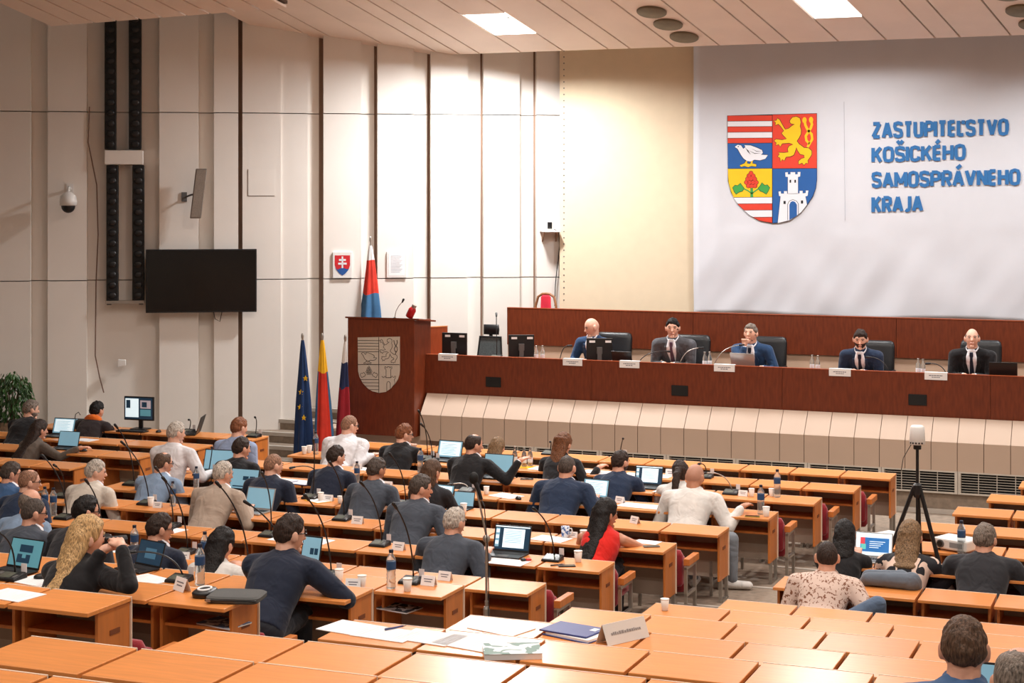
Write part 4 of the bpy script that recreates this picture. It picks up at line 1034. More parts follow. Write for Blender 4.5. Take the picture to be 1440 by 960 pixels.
    if beard:
        def bf_(d):
            az = abs(math.degrees(math.atan2(d[0], d[1]))); m = sstep((-.28 - d[2]) / .12) * (1 - sstep((az - 88) / 15)) * sstep((d[2] + .99) / .05)
            m *= 1 - (sstep((.14 - abs(d[0])) / .05) * sstep((d[2] + .56) / .05) * (1 - sstep((d[2] + .44) / .03))) * .9
            return head_r(d) * (.955 + .095 * m)
        vs, fs = head_grid(bf_, 40, 28); q = MB(); q.add([hc + hR(v) for v in vs], fs); q.build('beard', beard, root, smooth=True)
    if glasses:
        q = MB()
        for sx in (-1, 1):
            q.tube([hc + hR((sx * .034 + .024 * math.cos(a), .104 - .012 * abs(sx * .034 + .024 * math.cos(a)) / .05, .012 + .017 * math.sin(a))) for a in np.linspace(0, 2 * math.pi, 13)], .0028, None, 5)
            q.tube([hc + hR((sx * .060, .094, .016)), hc + hR((sx * .088, .02, .016)), hc + hR((sx * .088, -.02, .004))], .0032, None, 5)
        q.tube([hc + hR((-.01, .106, .016)), hc + hR((.01, .106, .016))], .0028, None, 5)
        q.build('glasses', BLACK, root)
    if front or hyaw > 20 or hyaw < -20 or glasses:
        for sx in (-1, 1):
            q = MB(); q.ell(hc + hR((sx * .033, .088, .014)), (.012, .008, .006)); q.build('eye', mat('eye_dark', (38, 28, 24), .3), root, smooth=True)
            q = MB(); q.tube([hc + hR((sx * .018, .097, .032)), hc + hR((sx * .034, .096, .036)), hc + hR((sx * .052, .085, .030))], .0045, None, 5); q.build('eyebrow', beard or hm if hair != 'none' else H_DARK, root)
        q = MB(); q.tube([hc + hR((-.024, .092, -.058)), hc + hR((0, .099, -.056)), hc + hR((.024, .092, -.058))], .0045, None, 6); q.build('mouth', mat('lips', (168, 96, 86), .5), root)
    # ---- legs
    T_ = MB(); tm = trousers or CO['trouser_dark']
    lg = legs or (((-.10, .40, .47), (-.11, .40, .10)), ((.10, .40, .47), (.11, .40, .10)))
    T_.cap(H + X * -.06 + Vector((0, .0, -.005)), .125, H + X * .06 + Vector((0, .0, -.005)), .125)
    for i, lp in enumerate(lg):
        sx = -1 if i == 0 else 1; kn = Vector(lp[-2]); an = Vector(lp[-1]); st0 = H + X * (sx * .085) + Vector((0, .02, -.02))
        k3 = .74 if len(lp) == 3 else 1.
        if len(lp) == 3: T_.cap(st0, .08, lp[0], .075); st0 = Vector(lp[0])
        T_.cap(st0, .092 * k3, kn, .068 * k3); T_.cap(kn, .068 * k3, an, .048)
        d = Vector((kn.x - H.x, kn.y - H.y, 0)).normalized()
        SH = MB(); SH.cap(an + Vector((0, 0, -.05)) - d * .03, .042, an + Vector((0, 0, -.055)) + d * .15, .036); SH.build('shoe', shoes or BLACK, root, smooth=True)
    T_.build('trousers', tm, root, smooth=True, remesh=.014, sm=2)
    PEOPLE[key] = (root, P)
    if seat and row is not None:
        place_seat(hip_x, row + 1, True, 'red folding seat under the ' + ' '.join(label.split()[:11]))
    return root
P_ = person
# ---- far left block
P_('A', 'bearded grey-haired person in black jacket beside the leafy plant', 43, 576, 2, hair='short', hm=H_GREY, top=CO['black'], beard=H_GREY, hyaw=-35, arms='laptop', skin=SKIN2)
P_('B', 'woman with long dark brown hair in olive blazer reaching for a mouse', 48, 604, 3, hair='verylong', hm=H_DARK, female=True, top=CO['olive'], top_name='blazer', arms=((-.14, .42, .74), (.62, .52, .75)), hyaw=-15, tyaw=-12, s=1.0)
P_('C', 'young person in dark hoodie with a bright orange hood', 137, 578, 1, hair='short', hm=H_BLACK, top=CO['dark_hoodie'], top_name='hoodie', hood=CO['orange'], hyaw=-12, arms='desk')
# ---- left part of the centre block
P_('D', 'dark-haired person in blue suit with glasses at the far left edge', 17, 667, 6, hair='short', hm=H_DGREY, top=CO['steel_blue'], collar=SHIRT_W, glasses=True, hyaw=-38, skin=SKIN)
P_('E', 'balding person in navy suit wearing thin headset left of the water bottles', 41, 678, 7, hair='reced', hm=H_STUB, top=CO['navy'], collar=SHIRT_W, glasses=True, hyaw=-42, skin=SKIN2)
P_('F', 'balding grey person in light grey jacket half hidden behind another head', 42, 707, 8, hair='ring', hm=H_GREY, top=CO['light_blue'], hyaw=-25)
P_('G', 'short-haired grey person with glasses in slate jacket behind the left laptop', 47, 722, 9, hair='buzz', hm=H_DGREY, top=CO['slate'], collar=SHIRT_W, glasses=True, hyaw=-35)
P_('H', 'white-haired person in cream linen jacket turned to the right', 134, 664, 6, hair='short', hm=H_WHITE, top=CO['cream'], collar=CO['white'], hyaw=-48, skin=SKIN2, width=1.02)
P_('I', 'dark-haired person in black suit and glasses in front of the blonde', 120, 720, 9, hair='short', hm=H_BLACK, top=CO['charcoal'], collar=SHIRT_W, glasses=True, hyaw=-35, s=1.08)
P_('J', 'woman with long blonde hair in black sweater holding a camera', 124, 757, 11, hair='verylong', hm=H_BLOND, female=True, top=CO['black'], top_name='sweater', arms=((.16, .33, .86), (.31, .30, .90)), hyaw=-38, hpitch=-4, s=1.12, skin=SKIN2, seat=True)
P_('K', 'person with brown buzz cut and glasses behind the blue-screen laptop', 224, 744, 9, hair='short', hm=H_DARK, top=CO['navy_dark'], collar=SHIRT_W, glasses=True, hyaw=-38)
P_('L', 'woman with straight shoulder-length black hair and white blouse', 316, 768, 9, hair='straight', hm=H_BLACK, female=True, top=CO['offwhite'], top_name='blouse', hyaw=-8, hpitch=-15)
P_('M', 'white-haired person in beige blazer typing on a silver laptop', 313, 667, 6, hair='short', hm=H_WHITE, top=CO['beige'], top_name='blazer', collar=SHIRT_W, hyaw=-25, arms=((-.12, .44, .74), (.26, .46, .75)), width=1.05)
P_('N', 'balding person with glasses in light blue blazer', 229, 652, 5, hair='reced', hm=H_BROWN, top=CO['light_blue'], top_name='blazer', collar=SHIRT_W, glasses=True, hyaw=-28)
P_('O', 'white-haired person in white shirt behind the light blue blazer', 247, 609, 4, hair='short', hm=H_WHITE, top=CO['white'], top_name='shirt', hyaw=-30, arms=((-.10, .42, .74), (.34, .40, .74)), skin=SKIN2, width=1.04)
P_('P', 'ginger-haired person in pale blue shirt near the stage steps', 336, 602, 3, hair='short', hm=H_GING, top=CO['pale_blue'], top_name='shirt', collar=CO['pale_blue'], hyaw=-20, arms='fold', skin=SKIN2)
P_('Q', 'dark-haired person in black jacket directly before the pale blue shirt', 339, 631, 4, hair='short', hm=H_DARK, top=CO['black'], hyaw=-28)
P_('R', 'bald person in navy suit right of the beige blazer', 384, 655, 5, hair='buzz', hm=H_STUB, top=CO['navy_dark'], collar=SHIRT_W, hyaw=-30, skin=SKIN2, width=1.04)
# ---- centre
P_('S', 'balding person with glasses in white shirt below the lectern', 491, 599, 2, hair='buzz', hm=H_STUB, top=CO['white'], top_name='shirt', collar=CO['white'], glasses=True, hyaw=-35, arms=((-.10, .40, .74), (.34, .34, .74)), skin=SKIN2, s=1.08, width=1.06)
P_('T', 'sandy-haired person with glasses in black suit resting chin on hand', 568, 611, 2, hair='short', hm=H_GING, top=CO['black'], collar=SHIRT_W, glasses=True, hyaw=-45, arms='chin', skin=SKIN2)
P_('U', 'young person in dark navy suit with black earpiece', 472, 643, 4, hair='short', hm=H_DARK, top=CO['navy_dark'], collar=SHIRT_W, hyaw=-30, skin=SKIN2)
P_('V', 'person with greying crew cut in grey suit beside a nameplate', 529, 661, 5, hair='short', hm=H_DGREY, top=CO['slate'], collar=SHIRT_W, hyaw=-22, skin=SKIN3)
P_('W', 'woman with light brown hair half hidden behind the greying man', 607, 664, 5, hair='bob', hm=H_BROWN, female=True, top=CO['charcoal'], top_name='blazer', hyaw=-20, s=.96)
P_('X', 'balding person in black suit stretching his arm over a laptop', 666, 626, 3, hair='reced', hm=H_DARK, top=CO['black'], collar=SHIRT_W, hyaw=-40, arms=((-.02, .42, .74), (.55, .38, .90)), skin=SKIN)
P_('Z', 'woman with straight dark blond hair behind the open black laptop', 699, 630, 2, hair='bob', hm=H_DBL, female=True, top=CO['black'], top_name='blazer', s=.96)
P_('AA', 'woman with auburn pinned-up hair in black blazer in second row', 792, 625, 2, hair='updo', hm=H_AUB, female=True, top=CO['black'], top_name='blazer', hyaw=-15, arms=((-.15, .42, .74), (.42, .40, .75)), s=1.05)
P_('BB', 'broad grey crew-cut person in navy suit seen from behind', 797, 658, 4, hair='buzz', hm=H_DGREY, top=CO['navy'], collar=SHIRT_W, hyaw=-5, arms=((-.2, .42, .74), (.30, .42, .74)), skin=SKIN, width=1.12, s=1.08)
P_('CC', 'dark-bearded person in navy suit left of the open laptop', 872, 650, 3, hair='short', hm=H_DARK, top=CO['navy'], beard=H_DARK, hyaw=-25, skin=SKIN)
P_('DD', 'woman with dark ponytail and white top beside the bald person', 957, 664, 3, hair='ponytail', hm=H_DARK, female=True, top=CO['offwhite'], top_name='blouse', hyaw=5, hpitch=-22, hroll=-12, s=.98)
P_('EE', 'bald person in white jacket and grey trousers turned to the aisle', 977, 671, 4, hair='buzz', hm=mat('hair_shaved', (186, 136, 112), .6, var=.05), top=CO['offwhite'], collar=CO['white'], hyaw=-10, hpitch=-20, arms=((-.2, .40, .74), (.46, .40, .755)), skin=SKIN3, width=1.1, s=1.08, trousers=CO['trouser_grey'], shoes=CO['shoe_white'], legs=(((-.02, .30, .44), (.10, .02, .10)), ((.44, .10, .46), (.46, .06, .10))))
P_('FF', 'woman with long dark hair in a sleeveless bright red top', 853, 724, 6, hair='verylong', hm=H_BLACK, female=True, top=CO['red'], top_name='top', sleeves=False, hyaw=-40, arms=((-.16, .42, .74), (.10, .50, .74)), hints=(None, (1, .1, -.45)), s=1.08, skin=SKIN3)
P_('GG', 'white-haired person in dark grey suit before a bright laptop', 639, 735, 7, hair='short', hm=H_WHITE, top=CO['slate'], hyaw=-22, arms=((-.22, .38, .74), (.32, .36, .74)), skin=SKIN, width=1.1, s=1.06)
P_('HH', 'person in charcoal suit turned in profile to the right', 591, 687, 6, hair='short', hm=H_DGREY, top=CO['slate'], collar=SHIRT_W, hyaw=-50, arms=((-.1, .40, .74), (.2, .38, .74)), skin=SKIN, width=1.05, s=1.07)
P_('II', 'large person in dark navy suit writing at the row end', 407, 751, 10, hair='short', hm=H_DARK, top=CO['navy_dark'], glasses=True, hyaw=-32, arms=((.05, .50, .76), (.22, .46, .74)), hints=(None, (1, -.2, -.5)), skin=SKIN2, s=1.12, width=1.04)
# ---- right block
P_('JJ', 'woman with dark bob in black jacket and white collar at right', 1188, 753, 6, hair='bob', hm=H_BLACK, female=True, top=CO['black'], collar=SHIRT_W, hyaw=8, arms='laptop', s=1.02)
P_('KK', 'woman with streaked blond hair in black and cream patterned blouse', 1281, 757, 6, hair='straight', hm=H_DBL, female=True, top=PAT_FLOWER, top_name='blouse', hyaw=-5, arms='desk', s=1.10, trousers=CO['trouser_jeans'], legs=(((.02, -.22, .67), (-.22, -.24, .68), (-.34, .04, .45)), ((.12, -.34, .685), (-.20, -.36, .685), (-.34, -.12, .5))))
P_('LL', 'grey-haired person in black jacket beside the water bottle at right', 1385, 759, 6, hair='short', hm=H_GREY, top=CO['charcoal'], hyaw=-15, arms=((-.24, .42, .74), (.26, .42, .74)), skin=SKIN, width=1.1, s=1.08)
P_('MM', 'crew-cut person in speckled beige shirt leaning back', 1165, 786, 7, hair='buzz', hm=H_DARK, top=PAT_SPECK, top_name='shirt', collar=PAT_SPECK, hyaw=12, sleeves='short', arms=((-.12, .34, .60), (.20, .32, .60)), skin=SKIN, s=1.08, width=1.05, trousers=CO['jeans'], legs=(((-.05, .40, .47), (-.05, .40, .10)), ((.42, .14, .60), (.40, .30, .12))))
P_('NN', 'brown-haired person with blue collar, head and neck near lower right corner', 1356, 914, 13, hair='short', hm=H_BROWN, top=CO['steel_blue'], top_name='shirt', collar=CO['steel_blue'], hyaw=8, s=1.07, seat=False)
P_('OO', 'grey balding head cut off by the lower right corner', 1434, 962, 14, hair='reced', hm=H_GREY, top=CO['grey'], hyaw=8, s=1.02, seat=False)
# ---- speakers behind the long desk, facing the hall
RYP = 22.78
kw = dict(Y=RYP, zf=RZ, face=180, seat=False)
P_('PP', 'bald person in blue suit behind a desk monitor on the stage', 836, 460, hair='none', top=CO['blue_suit'], collar=SHIRT_W, hyaw=-38, hpitch=-18, arms=((-.02, .42, .735), (.20, .42, .735)), front=(SHIRT_W, None), skin=SKIN2, tyaw=-10, **kw)
P_('QQ', 'dark-haired person in grey suit and plum tie looking down', 946, 461, hair='short', hm=H_BLACK, top=CO['grey'], collar=SHIRT_W, front=(SHIRT_W, TIE_P), hyaw=12, hpitch=-6, arms='fold', skin=SKIN2, width=1.05, s=1.08, **kw)
P_('RR', 'grey-haired person in blue suit propping chin on fist', 1056, 469, hair='short', hm=H_GREY, top=CO['blue_suit'], collar=SHIRT_W, front=(SHIRT_W, TIE_D), hyaw=-8, hpitch=4, arms=(None, (.18, .40, .735))[::-1] if False else ((-.18, .40, .735), None), skin=SKIN2, **kw)
P_('SS', 'bearded brown-haired person in navy suit reading on the stage', 1210, 477, hair='short', hm=H_DARK, top=CO['navy'], collar=SHIRT_W, front=(SHIRT_W, TIE_D), beard=H_DARK, hyaw=6, hpitch=-14, arms='fold', skin=SKIN2, **kw)
P_('TT', 'bald person in black suit at the right end of the stage desk', 1367, 476, hair='ring', hm=H_GREY, top=CO['black'], collar=SHIRT_W, front=(SHIRT_W, TIE_D), hyaw=6, hpitch=4, arms='fold', skin=SKIN2, width=1.05, **kw)
# ---- seats seen at the row ends
for r in range(2, 11):
    place_seat(CEND[r] - PITCH * .5, r, False, 'red folding seat with steel frame at right-hand aisle end of %s centre row' % ORD[r])
for r in (11, 12):
    place_seat(CEND[r] - PITCH * .5, r, False, 'red folding seat at the aisle end of the %s centre row near the front' % ORD[r])
for r in (5, 6, 7, 8):
    place_seat(LEND[r] - PITCH * .5, r, False, 'red folding seat at the aisle end of the %s far left row' % ORD[r])
# ================================================================ THINGS ON THE DESKS
def spot(row, px, t, dz=.001):
    Y = ROWY[row] - .44 * t; p = at_y(px, 500, Y); return Vector((p.x, Y, ROWZ[row] + DH + dz))
RT = 1.636
def rspot(px, back, dz=.001):
    Y = YR + .06 + back; p = at_y(px, 500, Y); return Vector((p.x, Y, RT + dz))
SC_BLUE = mat('screen_blue', (118, 160, 178), .3, var=.02, emit=.62); SC_PAGE = mat('screen_page', (206, 224, 230), .3, var=.01, emit=.95); SC_DARK = mat('screen_dark', (34, 62, 84), .25, var=.05, emit=.35); SC_TEAL = mat('screen_teal', (84, 138, 150), .3, var=.03, emit=.6); SC_LINE = mat('screen_line', (150, 180, 192), .3, emit=.6); SC_RED = mat('screen_red', (210, 66, 78), .3, emit=.7); SC_DEEP = mat('screen_deep_blue', (40, 110, 176), .3, emit=.7)
KEYS = mat('keyboard_keys', (40, 40, 42), .6); ALU = mat('aluminium', (176, 174, 172), .35, metal=.5)
SCREENS = {
    'plain': [(0, 0, 1, 1, SC_BLUE)],
    'page': [(0, 0, 1, 1, SC_BLUE), (.06, .05, .94, .9, SC_PAGE)] + [(.12, .18 + .1 * k, .8 - .1 * (k % 2), .21 + .1 * k, SC_LINE) for k in range(7)],
    'doc': [(0, 0, 1, 1, SC_DARK), (.02, .1, .13, .9, SC_BLUE), (.24, .1, .86, .92, SC_PAGE), (0, .0, 1, .05, SC_PAGE), (.03, .15, .12, .3, SC_PAGE), (.03, .4, .12, .55, SC_PAGE), (.03, .65, .12, .8, SC_PAGE)] + [(.3, .2 + .08 * k, .78, .22 + .08 * k, SC_LINE) for k in range(7)],
    'photos': [(0, 0, 1, 1, SC_TEAL), (.3, .2, .72, .48, SC_DARK), (.26, .56, .68, .88, SC_DARK), (.42, .54, .54, .7, SC_TEAL)],
    'mail': [(0, 0, 1, 1, SC_BLUE), (.45, .35, .66, .56, SC_DARK), (.7, .35, .9, .56, SC_DARK), (.1, .86, .85, .92, SC_DARK)],
    'dark': [(0, 0, 1, 1, SC_DARK), (.3, .3, .75, .75, mat('screen_mid', (70, 112, 138), .3, emit=.4))],
    'slide': [(0, 0, 1, 1, SC_PAGE), (.12, .2, .93, .84, SC_DEEP), (.12, .2, .25, .5, SC_RED), (.14, .5, .28, .74, mat('screen_aqua', (96, 196, 186), .3, emit=.7))] + [(.38, .36 + .09 * k, .82 - .06 * k, .39 + .09 * k, SC_PAGE) for k in range(4)],
    'call': [(0, 0, 1, 1, SC_DARK), (.02, .05, .5, .92, SC_PAGE), (.05, .12, .2, .5, SC_DARK), (.56, .12, .94, .5, mat('screen_warm', (172, 160, 166), .3, emit=.6)), (.56, .55, .94, .85, SC_TEAL), (.62, .2, .8, .44, SC_DARK)],
    'off': [(0, 0, 1, 1, mat('screen_off', (14, 15, 18), .15))],
}
def display(mb, kind, x0, x1, z0, z1, y, R=None):
    for i, (u0, v0, u1, v1, m) in enumerate(SCREENS[kind]):
        yy = y - .0008 * (i + 1)
        vs = [Vector((x0 + (x1 - x0) * u, yy, z1 - (z1 - z0) * v)) for u, v in ((u0, v1), (u1, v1), (u1, v0), (u0, v0))]
        if R: vs = [R @ v for v in vs]
        mb.add(vs, [(0, 1, 2, 3)], m)
def laptop_fn(kind, shell, tilt=18):
    def fn():
        r = thing('laptop', '', 'laptop'); W = .34; D = .235; H = .225
        R = Matrix.Rotation(math.radians(-tilt), 3, 'X')
        b = MB(); b.box((-W / 2, -D, 0), (W / 2, 0, .016)); base = b.build('base', shell, r, bevel=.004)
        k = MB()
        for i in range(5):
            for j in range(12): k.box((-W / 2 + .02 + j * .0252, -.10 + .019 * i - .02, .016), (-W / 2 + .042 + j * .0252, -.084 + .019 * i - .02, .0175))
        kb = k.build('keyboard', KEYS, base)
        t = MB(); t.box((-.05, -D + .015, .016), (.05, -D + .085, .0168)); tp = t.build('touchpad', GREYP, base)
        l = MB(); l.box((-W / 2, -.0, .0), (W / 2, .008, H)); l.v = [tuple(R @ Vector(v) + Vector((0, 0, .014))) for v in l.v]; lid = l.build('lid', shell, r, bevel=.003)
        d = MB(); Rm = R; d2 = MB(); display(d2, kind, -W / 2 + .01, W / 2 - .01, .016, H - .01, 0, R); d2.v = [tuple(Vector(v) + Vector((0, 0, .014))) for v in d2.v]; ds = d2.build('display', None, lid)
        KIDS[r.name] = [(base, [kb, tp]), (lid, [ds])]
        return r
    return Maker(fn)
LP = {}
def laptop(kind, label, loc, rz=0., sc=1., shell='black', tilt=18):
    key = (kind, shell, tilt)
    if key not in LP: LP[key] = laptop_fn(kind, ALU if shell == 'alu' else BLACK, tilt)
    return LP[key](label, loc, math.radians(rz), 'open laptops on the desks', (sc, sc, sc))
laptop('page', 'open laptop with pale screen in front of the bearded man by the plant', spot(2, 88, .02), 4, 1.0)
laptop('plain', 'open laptop with plain blue screen before the woman in olive blazer', spot(3, 95, .02), 4, .9)
laptop('plain', 'open laptop with blue screen in front of the white shirt in fourth row', spot(4, 306, .05), 6, 1.15)
laptop('mail', 'open laptop with picture thumbnails right of the white-haired beige blazer', spot(5, 341, .05), 0, 1.05)
laptop('plain', 'silver laptop the person in beige blazer is typing on', spot(6, 363, .05), -4, 1.0, 'alu')
laptop('page', 'open laptop with pale page right of the sandy-haired man in black suit', spot(2, 631, .0), -4, 1.0)
laptop('plain', 'open black laptop the outstretched arm reaches over', spot(3, 699, .0), 0, 1.08)
laptop('page', 'open laptop right of the profile face, nearest its charcoal suit', spot(5, 617, .02), -10, .95)
laptop('plain', 'half hidden bluish laptop behind the paper cup in the fifth row', spot(5, 651, .05), 0, .7)
laptop('doc', 'open laptop with bright document in front of white-haired dark grey suit', spot(7, 718, .02), 0, 1.05)
laptop('page', 'open laptop partly hidden by the shoulder of the broad navy suit', spot(4, 836, .02), -6, .9)
laptop('doc', 'open laptop with document right of the dark-bearded man in navy', spot(3, 911, .02), 0, .95)
laptop('photos', 'open laptop showing two dark pictures at the lower left edge', spot(11, 31, .0), -8, .92)
laptop('dark', 'open laptop with dark blue screen in front of the blonde woman', spot(10, 207, .05), -16, .85)
laptop('slide', 'open laptop showing a blue slide before the dark bob woman', spot(6, 1228, .02), 2, .98, 'alu')
laptop('off', 'open dark laptop seen from its side on the rearmost left table', spot(1, 278, .45), -68, 1.1)
laptop('plain', 'open laptop with pale screen in the lower right corner', spot(13, 1425, .15), 2, 1.0)
# tablet on a stand
t = thing('tablet', 'upright tablet with light blue screen in front of the man writing', 'tablet', spot(9, 434, .08), math.radians(-6))
R = Matrix.Rotation(math.radians(-14), 3, 'X')
a = MB(); a.box((-.095, 0, .0), (.095, .008, .265)); a.v = [tuple(R @ Vector(v) + Vector((0, 0, .02))) for v in a.v]; sl = a.build('case', BLACK, t, bevel=.006)
a = MB(); display(a, 'mail', -.085, .085, .012, .252, -.001, R); a.v = [tuple(Vector(v) + Vector((0, 0, .02))) for v in a.v]; a.build('display', None, sl)
a = MB(); a.box((-.06, -.03, 0), (.06, .10, .012)); a.tube([(0, .08, .01), (0, .05, .12)], .008); a.build('stand', BLACK, t)
def monitor(label, loc, rz, W, Hh, kind, z0=.12, back_bar=True, tilt=0):
    t = thing('monitor', label, 'monitor', loc, math.radians(rz))
    a = MB(); a.box((-W / 2, -.0, z0), (W / 2, .035, z0 + Hh)); b = a.build('housing', BLACK, t, bevel=.006)
    a = MB(); display(a, kind, -W / 2 + .014, W / 2 - .014, z0 + .02, z0 + Hh - .014, 0); a.build('display', None, b)
    a = MB(); a.box((-.12, -.04, 0), (.12, .14, .016)); a.build('base', BLACK, t, bevel=.005)
    a = MB(); a.box((-.03, .05, .012), (.03, .075, z0 + Hh * .6)); a.box((-.04, .03, z0 + Hh * .3), (.04, .06, z0 + Hh * .6)); a.build('neck', GREYP if back_bar else BLACK, t)
    if back_bar:
        a = MB(); a.box((-.16, .035, z0 + Hh - .06), (-.08, .0375, z0 + Hh - .03)); a.box((.06, .035, z0 + Hh - .06), (.14, .0375, z0 + Hh - .03)); a.build('stickers', PAPER, b)
    return t
monitor('black desktop monitor with video call picture on the rearmost left table', spot(1, 195, .35), 4, .46, .33, 'call', .13, False)
# keyboard before it
t = thing('keyboard', 'black keyboard on the rearmost left table below the monitor', 'keyboard', spot(1, 186, .8), math.radians(3))
a = MB(); a.box((-.22, -.07, 0), (.22, .07, .018)); kb = a.build('case', BLACK, t, bevel=.004); a = MB()
for i in range(5):
    for j in range(15): a.box((-.205 + j * .0275, -.055 + i * .022, .018), (-.182 + j * .0275, -.037 + i * .022, .023))
a.build('keys', KEYS, kb)
# ---- microphones
BADGE = mat('tag_white', (232, 226, 226), .6); MICB = mat('mic_button_panel', (92, 96, 84), .4, var=.2, vscale=40)
def mic_base_fn():
    r = thing('desk_microphone', '', 'microphone')
    a = MB(); a.add([(-.085, -.075, 0), (.085, -.075, 0), (.085, .075, 0), (-.085, .075, 0), (-.08, -.07, .022), (.08, -.07, .022), (.08, .07, .046), (-.08, .07, .046)], [(0, 3, 2, 1), (4, 5, 6, 7), (0, 1, 5, 4), (1, 2, 6, 5), (2, 3, 7, 6), (3, 0, 4, 7)]); b = a.build('base', BLACK, r, bevel=.006)
    a = MB(); a.add([(-.065, -.055, .0262), (.03, -.055, .0262), (.03, .035, .0415), (-.065, .035, .0415)], [(0, 1, 2, 3)], MICB); a.add([(.045, -.05, .027), (.07, -.05, .027), (.07, .0, .0358), (.045, .0, .0358)], [(0, 1, 2, 3)], GREYP); p = a.build('button_panel', None, b)
    KIDS[r.name] = [(b, [p])]
    return r
mic_base = Maker(mic_base_fn)
def mic(label, loc, hx, hy, dyh=-.14, bend=.55, rz=0., silver=False, fat=False, rows=True, tag_=True):
    r = mic_base(label, loc, math.radians(rz), 'gooseneck desk microphones')
    Hd = at_y(hx, hy, loc.y + dyh) - Vector(loc)
    Bp = Vector((0, .045, .040)); ctrl = Vector((Hd.x * .25, Bp.y + .01, Bp.z + (Hd.z - Bp.z) * bend + .05))
    M_ = Matrix.Rotation(-math.radians(rz), 3, 'Z')
    pts = [Bp * (1 - q) ** 2 + ctrl * (2 * q * (1 - q)) + Hd * q * q for q in np.linspace(0, 1, 14)]
    pts = [M_ @ p if rz else p for p in pts]
    a = MB(); a.tube(pts, .0062 if not fat else .012, None, 6); a.build('gooseneck', STEEL if silver else BLACK, r, smooth=True)
    d = (pts[-1] - pts[-2]).normalized(); a = MB(); a.cap(pts[-1] - d * .02, .012, pts[-1] + d * .035, .015); a.build('capsule', BLACK, r, smooth=True)
    if tag_: a = MB(); a.box((.04, .06, .04), (.085, .064, .10)); a.build('number_tag', BADGE, r)
    return r
mic('gooseneck microphone on the left end desk of the fifth row', spot(5, 185, .3), 164, 600)
mic('gooseneck microphone behind the light blue blazer, left side', spot(6, 206, .35), 174, 624)
mic('gooseneck microphone on a paper-strewn desk behind the light blue blazer', spot(7, 240, .3), 221, 660)
mic('gooseneck microphone behind the white-haired beige blazer, left of the water bottle', spot(8, 260, .3), 232, 675)
mic('gooseneck microphone rising across the back of the beige blazer', spot(9, 346, .4), 308, 682)
mic('gooseneck microphone rising behind the navy suit right of the beige blazer', spot(7, 378, .35), 370, 668)
mic('gooseneck microphone hidden behind the man writing, its tip above the silver laptop', spot(9, 402, .3), 349, 708)
mic('gooseneck microphone left of the young man with the earpiece', spot(5, 437, .3), 441, 621)
mic('gooseneck microphone bent low over papers in the fourth row', spot(4, 446, .4), 412, 657, -.2, .9)
mic('gooseneck microphone standing behind the young man with the earpiece', spot(6, 481, .35), 466, 653)
mic('gooseneck microphone standing behind the grey crew cut', spot(7, 534, .35), 510, 681)
mic('gooseneck microphone behind the charcoal suit in profile', spot(9, 578, .2), 556, 712)
mic('gooseneck microphone right of the tablet on the ninth row', spot(9, 462, .3), 432, 700)
mic('gooseneck microphone right of the grey crew cut in fifth row', spot(5, 568, .25), 550, 640)
mic('taller of two gooseneck microphones right of the sandy-haired man', spot(2, 599, .2), 590, 580)
mic('shorter of two gooseneck microphones right of the sandy-haired man', spot(2, 606, .55), 594, 598)
mic('gooseneck microphone beside the paper cup behind the black suit', spot(4, 656, .3), 634, 681, -.05, .5, silver=True)
mic('gooseneck microphone left of the auburn-haired woman', spot(1, 772, .3), 774, 621)
mic('gooseneck microphone bent square on the front row above the bearded man', spot(1, 870, .3), 876, 617)
mic('gooseneck microphone bent flat right of the bald man in white', spot(3, 1028, .35), 990, 665, -.05, .9, silver=True)
mic('gooseneck microphone whose tip shows above the bald head in white', spot(2, 992, .3), 984, 652)
mic('gooseneck microphone beside the black phone in the seventh row', spot(7, 777, .35), 753, 717)
mic('desk microphone with lowered neck beside the bottle before the blonde woman', spot(10, 252, .75), 186, 776, -.08, .8)
mic('gooseneck microphone behind the two bottles at far left', spot(7, 90, .35), 62, 643)
mic('gooseneck microphone whose tip crosses the cream linen jacket', spot(8, 140, .3), 123, 678)
mic('gooseneck microphone at the left end of the sixth row', spot(6, 87, .3), 78, 655)
mic('gooseneck microphone beside the side-on laptop on the rearmost table', spot(1, 264, .3), 266, 590)
mic('gooseneck microphone above the ginger-haired man on the rearmost table', spot(1, 357, .4), 359, 587)
mic('gooseneck microphone left of the ginger-haired man', spot(4, 291, .25), 298, 630)
mic('black desk microphone unit at the lower left edge', spot(11, 15, .6), -4, 748, -.1, .6)
# ---- bottles
PET = mat('clear_plastic', (224, 232, 234), .12, var=0, trans=.82, spec=.5); LBL = mat('bottle_label', (40, 78, 122), .5, var=.1); LBLW = mat('bottle_label_white', (228, 228, 232), .5)
def bottle_fn():
    r = thing('water_bottle', '', 'bottle')
    pr = [(.028, 0), (.032, .008)] + [(.032 - .0022 * (k % 2), .02 + .012 * k) for k in range(8)] + [(.032, .125), (.032, .185), (.028, .205), (.016, .228), (.013, .236), (.013, .242)]
    a = MB(); a.lathe(pr, m=PET, n=18); b = a.build('body', PET, r, smooth=True)
    a = MB(); a.lathe([(.0326, .128), (.0328, .13), (.0328, .18), (.0326, .182)], m=LBL, n=18); l = a.build('label', LBL, b, smooth=True)
    a = MB(); a.lathe([(.015, .238), (.0155, .24), (.0155, .258), (.014, .26)], m=None, n=14); c = a.build('cap', mat('cap_navy', (28, 34, 52), .4), r)
    KIDS[r.name] = [(b, [l]), (c, [])]
    return r
bottle = Maker(bottle_fn)
BG = 'clear water bottles on the desks'
